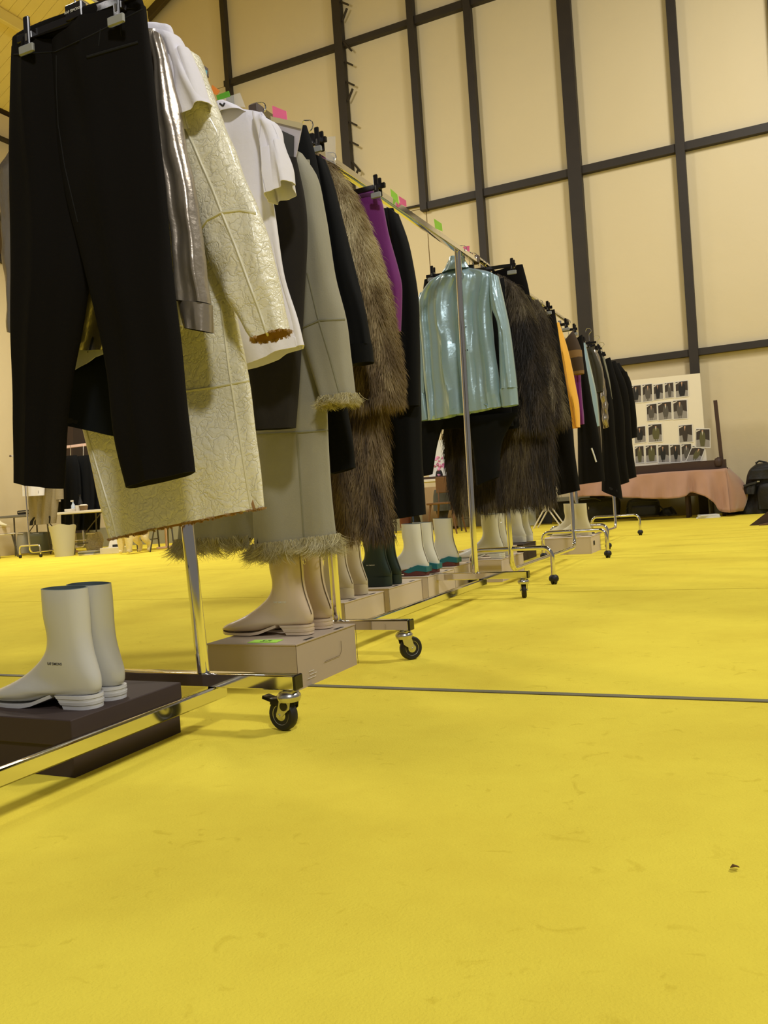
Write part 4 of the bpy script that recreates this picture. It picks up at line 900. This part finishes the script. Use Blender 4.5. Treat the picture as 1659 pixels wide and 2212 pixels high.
MB().tube([U(x, y, 12.9) for x, y in ((1632, 1001), (1640, 996), (1655, 999), (1662, 1004))], .014, 6).build('grab_handle', BAG2, t)
MB().bar(U(1606, 1050, 12.66), U(1640, 1040, 12.66), .02, .03).build('compression_strap', BAG2, t)
MB().box(U(1638, 1040, 12.63), (.035, .012, .02), bev=.003).build('buckle', STEELW, t)
t = g('black_case', 'flat black case between the pink cloth and the backpack', 'case', 1583, 1107, 13.0, None)
MB().box((U(1571, 1090, 13.1)+U(1601, 1086, 13.1))/2, (.24, .2, .30), bev=.012).build('body', BAG, t)
MB().box(U(1592, 1075, 12.99), (.02, .01, .03), bev=.002).build('latch', STEELW, t)
t = thing('low_stool', 'low dark stool half hidden by the pink cloth', 'stool', (U(1525, 1080, 12.85).x, 12.85, 0))
cx = U(1525, 1080, 12.85).x
MB().box((cx, 12.85, .33), (.55, .36, .05), bev=.008).build('seat', DW, t)
for sx in (-.24, .24):
    for sy in (-.14, .14): MB().bar((cx+sx, 12.85+sy, 0), (cx+sx, 12.85+sy, .31), .05, .05, up=(0, 1, 0)).build('leg', DW, t, False)
t = thing('paper_stack', 'small stack of white papers by the pink cloth', 'papers', U(1530, 1108, 12.3)); t.location.z = 0; ROOT[t] = Vector(t.location)
for k in range(3): MB().box((t.location.x, 12.3, .008+.016*k), (.3-.03*k, .21, .014), Matrix.Rotation(.15*k, 3, 'Z')).build('sheet_bundle', WHITE, t, False)
t = g('wooden_board', 'corner of a brown board lying at the right floor edge', 'board', 1660, 1134, 9.9, None)
MB().plate([U(1618, 1136, 9.9), U(1700, 1131, 9.9), U(1700, 1074, 9.9)], .05, nrm=(0, 1, 0)).build('board_face', DW, t, False)
MB().bar(U(1640, 1137, 9.85), U(1700, 1125, 9.85), .06, .04).build('edge_strip', mat('brown_edge', S(96, 66, 36), .7), t, False)

# ------------------------------------------------------------------ clutter behind the racks, centre
TW = mat('white_plastic', S(222, 214, 196), .5); LEGM = mat('grey_leg', (0, 0, 0)); CLOTHD = mat('dark_cloth', S(44, 42, 38), .9); GRYP = mat('grey_plastic', S(120, 118, 108), .6)
def folding_table(label, xa, xb, yc, z, d=.7, m=TW):
    t = thing('folding_table', label, 'table', ((xa+xb)/2, yc, 0), 'white folding tables')
    MB().box(((xa+xb)/2, yc, z-.022), (xb-xa, d, .044), bev=.006).build('tabletop', m, t)
    for s, x in ((1, xa+.25), (-1, xb-.25)):
        for yy in (-d*.38, d*.38):
            MB().tube([(x, yc+yy, 0), (x+s*.03, yc+yy, z-.05)], .014, 8).build('leg', LEGM, t)
        MB().tube([(x, yc-d*.38, .18), (x, yc+d*.38, .18)], .01, 6).build('leg_brace', LEGM, t)
        MB().tube([(x+s*.02, yc, .36), (x+s*.42, yc, z-.05)], .009, 6).build('brace', LEGM, t)
    return t
tc_ = folding_table('white folding table seen below the black coat, flowers on it', -6.1, -4.25, 12.5, .83)
t = thing('flower_vase', 'small vase of pink flowers on the central white table', 'vase', (-4.87, 12.4, .83))
MB().lathe((-4.87, 12.4, .83), (0, 0, 1), [(.04, 0), (.06, .05), (.05, .1), (.035, .13), (.03, .13)], 16).build('vase', INK, t)
fm = MB(); rq = random.Random(5)
for k in range(26):
    p = Vector((-4.87+rq.gauss(0, .07), 12.4+rq.gauss(0, .05), 1.04+rq.gauss(0, .05))); fm.lathe(p, (rq.gauss(0, 1), rq.gauss(0, 1), 1), [(.006, -.02), (.025, 0), (.028, .012), (.008, .016)], 7)
fm.build('blossoms', mat('pink_petals', S(222, 150, 190), .7), t)['kind'] = 'stuff'
MB().tube([(-4.87, 12.4, .9), (-4.86, 12.4, 1.05)], .01, 6).build('stem', GRN, t)
t = thing('white_card', 'bright white card standing behind the pink flowers', 'card', (-4.95, 12.7, .83))
MB().box((-4.95, 12.7, 1.14), (.42, .012, .62)).build('sheet', WHITE, t, False); MB().box((-4.95, 12.73, 1.0), (.06, .05, .34)).build('support', TW, t, False)
t = thing('dark_tray', 'dark tray on the central white table', 'tray', (-4.9, 12.3, .83)); MB().box((-4.95, 12.32, .85), (.8, .2, .035), bev=.006).build('base', DW, t)
for s in (-1, 1): MB().box((-4.95+s*.39, 12.32, .89), (.02, .2, .06)).build('side', DW, t, False)
t = g('grey_stool_bag', 'grey fabric stool under the central white table', 'stool', 955, 1130, 12.2, None)
loft(t, 'cushion', [(940, 1058, 972, 1055), (938, 1075, 974, 1073), (939, 1104, 973, 1102)], 12.2, .14, [mat('grey_felt', S(78, 78, 72), .9), LIN], m=14, top=.8, xe=.6)
loft(t, 'base', [(943, 1102, 969, 1101), (946, 1118, 966, 1117), (944, 1143, 968, 1142)], 12.2, .1, [CLOTHD, LIN], m=14, top=.9)
t = thing('wall_shade_panel', 'beige sheet standing in for wall shade behind the central white table', 'panel', (-5.35, 13.2, 0))  # added sheet, its colour stands in for shadow on the wall below the table
MB().box((-5.25, 13.25, .36), (.62, .03, .72)).build('board', mat('wall_shade_beige', S(176, 150, 118), .7), t, False); MB().box((-5.25, 13.2, .02), (.66, .06, .04)).build('foot', DW, t, False)
def x_stand(label, x, y, h, w, m):
    t = thing('x_frame_stand', label, 'stand', (x, y, 0), 'folding x-frame stands')
    for yy in (-.12, .12):
        for s in (-1, 1): MB().tube([(x-s*w, y+yy, 0), (x+s*w, y+yy, h)], .011, 8).build('leg', m, t)
    MB().tube([(x, y-.14, h/2), (x, y+.14, h/2)], .012, 8).build('pivot', STEELW, t)
    for s in (-1, 1): MB().tube([(x+s*w, y-.14, h), (x+s*w, y+.14, h)], .011, 8).build('top_bar', m, t)
    return t
x_stand('white x-frame stand behind the cream boots', -3.05, 11.9, .62, .2, TW)
x_stand('white x-frame stand left of the teal-soled boots', -6.55, 13.0, .5, .2, TW)
def slump(name, label, cat_, rows, Y, t_, m, **k):
    cx, cy = (rows[-1][0]+rows[-1][2])/2, (rows[-1][1]+rows[-1][3])/2
    t = g(name, label, cat_, cx, cy, Y, None); t.location.z = max(0, t.location.z); ROOT[t] = Vector(t.location)
    loft(t, 'body', rows, Y, t_, [m, m], m=16, n=32, top=.6, **k); return t
t = slump('plastic_bag', 'pale translucent plastic bag between the white boots', 'bag', [(1118, 1092, 1152, 1090), (1112, 1110, 1158, 1108), (1110, 1136, 1160, 1134)], 12.6, .12, mat('pale_plastic', S(150, 150, 140), .4), wr=.04)
MB().tube([U(x, y, 12.5) for x, y in ((1122, 1093), (1130, 1084), (1142, 1084), (1148, 1092))], .006, 6).build('handle', TW, t)
t = g('paper_folder', 'white paper folder standing open near the x-frame stand', 'folder', 1178, 1130, 12.8, None)
MB().plate([U(1163, 1087, 12.8), U(1196, 1091, 12.8), U(1175, 1106, 12.8)], .006, nrm=(0, 1, 0)).build('front_leaf', TW, t, False)
MB().plate([U(1163, 1087, 12.84), U(1196, 1091, 12.84), U(1192, 1131, 12.84), U(1166, 1132, 12.84)], .006, nrm=(0, 1, 0)).build('back_leaf', CLOTHD, t, False)
t = slump('black_duffel', 'long black duffel bag under the left part of the pink cloth', 'bag', [(1200, 1084, 1335, 1074), (1196, 1095, 1340, 1086), (1198, 1128, 1340, 1120)], 13.0, .16, BAG, wr=.03)
MB().tube([U(x, y, 12.8) for x, y in ((1240, 1084), (1255, 1077), (1285, 1076), (1298, 1081))], .012, 6).build('handle', BAG2, t)
t = slump('white_pouch', 'white and brown pouch left of the central table', 'bag', [(868, 1115, 888, 1114), (866, 1125, 890, 1124), (866, 1140, 889, 1139)], 13.0, .1, mat('brown_leather', S(120, 66, 44), .6), wr=.02)
MB().tube([U(x, y, 12.85) for x, y in ((872, 1116), (877, 1110), (884, 1115))], .006, 6).build('strap', TW, t)
t = slump('sneaker_bag', 'dark bag with blue and white stripes left of the beige wall shade sheet', 'bag', [(890, 1112, 905, 1112), (888, 1125, 907, 1124), (887, 1140, 908, 1139)], 12.9, .1, CLOTHD, wr=.02)
MB().bar(U(892, 1115, 12.77), U(894, 1134, 12.77), .03, .01).build('blue_stripe', mat('blue_stripe', S(60, 90, 170), .6), t, False)
t = thing('chair', 'wooden chair with splayed legs behind the dark fur coat', 'chair', (-4.5, 11.6, 0))
WD = mat('brown_wood', S(110, 76, 44), .5)
MB().box((-4.5, 11.6, .45), (.42, .42, .03), bev=.008).build('seat', WD, t); MB().box((-4.5, 11.8, .72), (.4, .025, .24), bev=.008).build('backrest', WD, t)
for sx in (-1, 1):
    for sy in (-1, 1): MB().tube([(-4.5+sx*.23, 11.6+sy*.2, 0), (-4.5+sx*.16, 11.6+sy*.16, .44)], [.012, .018], 8).build('leg', WD, t)
    MB().tube([(-4.5+sx*.16, 11.78, .45), (-4.5+sx*.17, 11.81, .82)], .012, 8).build('back_post', WD, t)

# ------------------------------------------------------------------ clutter, far left
folding_table('white folding table at far left with spray bottle and cups', -11.3, -9.4, 11.1, .745)
folding_table('grey-topped folding table at the left frame edge', -13.4, -12.0, 11.7, .77, m=GRYP)
def item(name, label, cat_, x, y, z, prof, m, capm=None, n=16):
    t = thing(name, label, cat_, (x, y, z)); MB().lathe((x, y, z), (0, 0, 1), prof, n).build('body', m, t)
    return t
t = item('spray_bottle', 'clear spray bottle on the far left white table', 'bottle', U(158, 1090, 11.0).x, 11.0, .745, [(.035, 0), (.036, .1), (.014, .14), (.012, .16)], mat('clear_blue_plastic', S(190, 200, 210), .2)); MB().box((t.location.x-.02, 11.0, .925), (.06, .018, .03), bev=.004).build('trigger_head', TW, t)
item('white_cup', 'white cup beside the spray bottle', 'cup', U(167, 1090, 10.95).x, 10.95, .745, [(.03, 0), (.04, .1), (.037, .1), (.03, .01)], TW)
t = item('dark_bottle', 'tall dark bottle on the far left white table', 'bottle', U(174, 1090, 11.1).x, 11.1, .745, [(.035, 0), (.035, .16), (.014, .22), (.014, .27)], INK); MB().lathe((t.location.x, 11.1, 1.0), (0, 0, 1), [(.016, 0), (.016, .03)], 12).build('cap', BLKPL, t)
t = thing('small_basket', 'small woven basket with a white top on the far table', 'basket', (U(180, 1090, 10.9).x, 10.9, .745)); MB().lathe((U(180, 1090, 10.9).x, 10.9, .745), (0, 0, 1), [(.06, 0), (.075, .08), (.07, .08)], 16).build('body', mat('wicker', S(140, 112, 70), .8, bump=('weave', 60, .004)), t); MB().lathe((U(180, 1090, 10.9).x, 10.9, .815), (0, 0, 1), [(.07, 0), (.074, .02), (.05, .035)], 16).build('paper_top', TW, t)
t = thing('tissue_tray', 'white tray of tissues on the far left white table', 'tray', (U(151, 1090, 10.9).x, 10.9, .745)); MB().box((t.location.x, 10.9, .77), (.16, .12, .045), bev=.006).build('body', TW, t)
t = thing('make_up_mirror', 'round pale mirror on the grey-topped table', 'mirror', (-12.5, 11.5, .77)); MB().lathe((-12.5, 11.5, .92), (.2, -1, 0), [(.085, 0), (.1, .008), (.085, .016)], 24).build('mirror_disc', TW, t); MB().tube([(-12.5, 11.5, .77), (-12.5, 11.5, .84)], .012, 8).build('stand', STEELW, t); MB().lathe((-12.5, 11.5, .77), (0, 0, 1), [(.06, 0), (.05, .015)], 16).build('foot', STEELW, t)
for k, (x, m, w, h) in enumerate(((-12.85, CLOTHD, .34, .08), (-12.25, TW, .2, .14), (-12.05, CLOTHD, .22, .18), (-12.65, INK, .2, .06))):
    t = thing('make_up_case', ['flat dark case at the left end of the grey table', 'white toiletry case on the grey table', 'dark toiletry case at the right of the grey table', 'small black pouch by the round mirror'][k], 'case', (x, 11.5, .77))
    MB().box((x, 11.5, .77+h/2), (w, .16, h), bev=.015).build('body', m, t); MB().box((x, 11.415, .77+h*.6), (w*.8, .006, .01)).build('zip', STEELW, t, False)
rack_round('small pale rack at far left holding the grey tweed coat', -11.78, 10.55, 11.8, 1.75)
TWEED = mat('grey_tweed', S(150, 138, 112), .95, bump=('noise', 90, .004), vary=.2, vscale=60)
t = g('tweed_coat', 'grey tweed coat hanging on the far left rack', 'coat', 95, 1135, 10.9, None)
loft(t, 'body', [(62, 900, 118, 900), (58, 980, 124, 980), (62, 1056, 128, 1056), (66, 1135, 121, 1130)], 10.9, .07, [TWEED, LIN], (.03, 3.5, .5))
loft(t, 'sleeve', [(112, 910, 122, 912), (118, 1000, 134, 1000), (122, 1080, 136, 1078)], 10.85, .05, [TWEED, LIN], m=14, n=24)
t = g('cream_jacket', 'cream jacket hem on the far left rack', 'jacket', 78, 1072, 10.7, None)
loft(t, 'body', [(60, 900, 96, 900), (58, 1000, 98, 1000), (62, 1072, 95, 1070)], 10.68, .05, [TEE, LIN], (.01, 2, 0), m=20, n=32); loft(t, 'sleeve', [(52, 920, 60, 920), (50, 1000, 58, 1000), (50, 1072, 56, 1072)], 10.66, .04, [TEE, LIN], m=12, n=20)
t = thing('wide_rail_rack', 'wide pale rail rack with black clothes at far left', 'clothes rack', (-10.3, 11.5, 0))
PR = mat('pale_pink_rail', S(226, 190, 170), .4)
MB().bar((-11.9, 11.5, 1.93), (-9.6, 11.5, 1.93), .04, .05).build('top_rail', PR, t)
for x in (-11.9, -9.6): MB().bar((x, 11.5, 0), (x, 11.5, 1.91), .035, .035, up=(0, 1, 0)).build('pole', PR, t); MB().bar((x, 11.25, .02), (x, 11.75, .02), .035, .035).build('foot', PR, t)
for k, (x0, x1) in enumerate(((133, 172), (160, 200), (185, 214))):
    t = g('black_garment', ['black garment left on the wide pale rail', 'black garment middle on the wide pale rail', 'black garment right on the wide pale rail'][k], 'garment', (x0+x1)/2, 1120, 11.5, None)
    loft(t, 'body', [(x0+8, 985, x1-6, 983), (x0, 1010, x1, 1008), (x0, 1080, x1+4, 1080), (x0+2, 1146, x1, 1144)], 11.35+.1*k, .05, [BLACK2, LIN], (.02, 3, k), m=24, n=36)
    MB().tube([U((x0+x1)/2, 984, 11.35+.1*k), U((x0+x1)/2, 962, 11.42+.04*k)], .006, 6).build('hanger_hook', CHROME, t)
for k, (x0, x1) in enumerate(((141, 158), (158, 190))):
    t = g('hanging_panel', ['narrow dark brown hanging panel above the pale rail', 'wide dark brown hanging panel above the pale rail'][k], 'panel', (x0+x1)/2, 1150, 13.3, None)
    MB().plate([U(x, y, 13.3) for x, y in ((x0, 830), (x1, 828), (x1, 1150), (x0, 1152))], .04, nrm=(0, 1, 0)).build('panel', mat('dark_brown_panel_%s' % 'ab'[k], S(58-14*k, 42-10*k, 32-6*k), .7), t, False)
t = thing('waste_bin', 'tall white waste bin with a sagging liner, far left', 'bin', (-11.0, 10.5, 0))
a0 = U(112, 1200, 10.4); hb = .5; bm = MB(); nn = 28; vs = []; fs = []
bx0 = (U(112, 1200, 10.4).x+U(147, 1198, 10.4).x)/2; w0 = .15; w1 = .22
for i, (w, z) in enumerate(((w0, .0), (w0+.02, .15), (w1-.02, .4), (w1, .5), (w1-.015, .5), (w1-.03, .36))):
    for j in range(nn):
        a = 2*math.pi*j/nn; vs.append((bx0+math.cos(a)*w*1.0, 10.5+math.sin(a)*w, z+(.035*math.sin(a*1.0+2.5)+.012*math.sin(5*a) if i in (3, 4) else 0)))
for i in range(5):
    for j in range(nn): k = (j+1) % nn; fs.append((i*nn+j, i*nn+k, i*nn+nn+k, i*nn+nn+j))
fs += [tuple(range(nn-1, -1, -1)), tuple(5*nn+j for j in range(nn))]
t.location = (bx0, 10.5, 0); ROOT[t] = Vector(t.location); mk('body', vs, fs, mat('white_bin', S(200, 196, 180), .5), t)
MB().lathe((bx0, 10.5, .37), (0, 0, 1), [(w1-.06, 0), (w1-.035, .03), (.02, .06)], 20).build('liner', mat('grey_liner', S(120, 112, 92), .5), t)
# chair with a shoe box and boot at the frame edge
t = thing('chair', 'white chair at the left frame edge carrying a box', 'chair', (-12.95, 10.9, 0)); cx, cy = -12.95, 10.9
MB().box((cx, cy, .43), (.42, .42, .03), bev=.008).build('seat', TW, t); MB().box((cx-.2, cy, .72), (.025, .4, .3), bev=.01).build('backrest', TW, t)
for sx in (-1, 1):
    for sy in (-1, 1): MB().tube([(cx+sx*.24, cy+sy*.2, 0), (cx+sx*.17, cy+sy*.17, .42)], [.013, .017], 8).build('leg', LEGM if sx > 0 else TW, t)
    MB().tube([(cx-.18, cy+sx*.17, .43), (cx-.2, cy+sx*.17, .85)], .012, 8).build('back_post', TW, t)
t = thing('shoe_box', 'pale shoe box on the chair at the left frame edge', 'box', (cx, cy-.05, .446), 'shoe boxes under the racks')
MB().box((cx+.03, cy-.05, .446+.06), (.36, .3, .12)).build('tray', PNK2, t, False); MB().box((cx+.03, cy-.05, .57), (.37, .31, .012)).build('lid', PNK2, t, False); MB().box((cx+.06, cy-.202, .51), (.09, .002, .03)).build('hand_hole', INK, t, False)
boots(['cream boot on the box on the left edge chair'], cx+.0, cy-.05, .578, CRB, CRB, BG, .95, two=False, plain=True, rz=math.pi)
# things under the far tables
GB = mat('pale_grey_card', S(160, 156, 140), .7)
for k, (x0, y0, x1, y1, Y, m, nm, lb) in enumerate(((195, 1150, 214, 1190, 11.3, mat('crinkled_foil_bag', S(170, 160, 140), .35, bump=('crinkle', 14, .03)), 'plastic_sack', 'crumpled pale plastic sack under the far left table'),
                                 (45, 1150, 62, 1195, 11.6, GB, 'storage_box', 'pale storage box under the grey-topped table'), (72, 1150, 104, 1195, 11.6, mat('greenish_tub', S(96, 98, 80), .5), 'storage_tub', 'greenish storage tub behind the waste bin'))):
    t = slump(nm, lb, 'bag' if k == 0 else 'box', [(x0, y0, x1, y0-1), (x0-2, (y0+y1)/2, x1+2, (y0+y1)/2), (x0-2, y1, x1+2, y1-1)], Y, .16, m, wr=.03 if k == 0 else .002, xe=.85 if k == 0 else .5)
    MB().box(U((x0+x1)/2, y0+2, Y)+Vector((0, -.1, 0)), (.16, .05, .02), bev=.004).build('label_flap', TW, t)
t = thing('paper_box', 'open white box with a dark slot on the floor near the dog', 'box', (U(232, 1190, 10.5).x, 10.7, 0)); bx = t.location.x
MB().box((bx, 10.7, .05), (.42, .3, .1), bev=.004).build('tray', TW, t); MB().box((bx-.12, 10.86, .2), (.3, .01, .22), Matrix.Rotation(-.4, 3, 'X')).build('flap', TW, t, False); MB().box((bx-.05, 10.8, .12), (.14, .1, .04)).build('contents', INK, t, False)
t = thing('magazine_pile', 'small pile of magazines beside the white open box', 'magazines', (bx-.42, 10.55, 0))
for k in range(3): MB().box((bx-.42, 10.55, .012+.022*k), (.32, .22, .02), Matrix.Rotation(.1*k, 3, 'Z')).build('magazine', [TW, mat('blue_grey_cover', S(110, 114, 130), .5), GB][k], t, False)
t = thing('black_chair', 'black metal chair far behind the cream coat hem', 'chair', (-8.9, 10.7, 0)); cx, cy = -8.85, 10.7
MB().box((cx, cy, .45), (.42, .4, .04), bev=.01).build('seat', INK, t); MB().box((cx, cy+.2, .74), (.4, .02, .26), bev=.01).build('backrest', INK, t)
for sx in (-1, 1):
    for sy in (-1, 1): MB().tube([(cx+sx*.24, cy+sy*.22, 0), (cx+sx*.16, cy+sy*.15, .44)], .012, 8).build('leg', LEGM, t)
    MB().tube([(cx+sx*.17, cy+.18, .45), (cx+sx*.17, cy+.2, .8)], .012, 8).build('back_post', LEGM, t)
for k, x in enumerate((-8.62, -8.3)):
    t = thing('black_shoe', ['black shoe under the far chair, left', 'black shoe under the far chair, right'][k], 'shoe', (x, 10.6, 0), 'black shoes under the far chair')
    MB().lathe((x+.12, 10.6, .032), (-1, 0, 0), [(.008, 0), (.028, .02), (.032, .07), (.03, .14), (.032, .2), (.026, .235), (.01, .245)], 14).build('upper', INK, t)
    MB().box((x, 10.6, .005), (.25, .07, .01), bev=.003).build('sole', RUBBER, t)

# ------------------------------------------------------------------ small dog seen behind the cream coat hem
def skin(name, pts, edges_, radii, m, parent, root=0, sub=1):
    r = ROOT[parent]; me = bpy.data.meshes.new(name); me.from_pydata([tuple(Vector(p)-r) for p in pts], edges_, []); me.materials.append(m)
    o = bpy.data.objects.new(name, me); C.objects.link(o); o.parent = parent
    sk = o.modifiers.new('skin', 'SKIN'); sk.use_smooth_shade = True
    for i, v in enumerate(me.skin_vertices[0].data): v.radius = (radii[i], radii[i]); v.use_root = (i == root)
    sb = o.modifiers.new('sub', 'SUBSURF'); sb.levels = sb.render_levels = sub; return o
dx, dy = -9.33, 10.25; FD = mat('cream_dog_coat', S(238, 222, 176), .9, bump=('noise', 45, .012), sheen=.3)
dog = thing('dog', 'cream fluffy dog standing, legs seen below the cream coat', 'dog', (dx, dy, 0))
# faces the camera (-Y, slightly +X)
P = [(dx, dy+.35, .40), (dx, dy+.12, .41), (dx, dy-.04, .42), (dx+.01, dy-.12, .53), (dx+.02, dy-.18, .62), (dx+.03, dy-.27, .60), (dx+.035, dy-.33, .59)]
R_ = [.075, .085, .095, .055, .07, .038, .024]; E_ = [(0, 1), (1, 2), (2, 3), (3, 4), (4, 5), (5, 6)]
for sx in (-1, 1):
    b0 = len(P); P += [(dx+sx*.075, dy-.06, .33), (dx+sx*.08, dy-.05, .2), (dx+sx*.08, dy-.06, .05), (dx+sx*.08, dy-.095, .025)]; R_ += [.075, .068, .036, .034]; E_ += [(2, b0), (b0, b0+1), (b0+1, b0+2), (b0+2, b0+3)]
    b0 = len(P); P += [(dx+sx*.09, dy+.33, .30), (dx+sx*.095, dy+.28, .22), (dx+sx*.095, dy+.4, .13), (dx+sx*.095, dy+.38, .04), (dx+sx*.095, dy+.34, .022)]; R_ += [.075, .065, .045, .034, .032]; E_ += [(0, b0), (b0, b0+1), (b0+1, b0+2), (b0+2, b0+3), (b0+3, b0+4)]
b0 = len(P); P += [(dx, dy+.44, .47), (dx, dy+.47, .58), (dx, dy+.44, .63)]; R_ += [.022, .022, .04]; E_ += [(0, b0), (b0, b0+1), (b0+1, b0+2)]
skin('body', P, E_, R_, FD, dog, 1, 2)
for sx in (-1, 1):
    MB().lathe((dx+.02+sx*.068, dy-.17, .66), (sx*.25, 0, -1), [(.01, 0), (.03, .02), (.036, .07), (.025, .11), (.006, .12)], 12).build('ear', FD, dog)
    MB().lathe((dx+.025+sx*.028, dy-.245, .635), (sx*.3, -1, 0), [(.004, 0), (.009, .004), (.006, .009)], 10).build('eye', INK, dog)
MB().lathe((dx+.036, dy-.355, .595), (0, -1, 0), [(.006, -.008), (.014, 0), (.008, .008)], 10).build('nose', INK, dog)

# small leaf scrap on the carpet
p = UZ(1588, 1880, 0); mb = MB(); mb.plate([p+Vector((a, b, .004+c)) for a, b, c in ((-.006, -.003, 0), (0, -.005, .003), (.006, -.001, .001), (.004, .004, 0), (-.003, .004, .002))], .0012, nrm=(0, 0, 1))
tag(mb.build('leaf_scrap', mat('dry_leaf', S(92, 62, 20), .8), smooth=False), 'tiny brown leaf scrap on the carpet at lower right', 'debris')
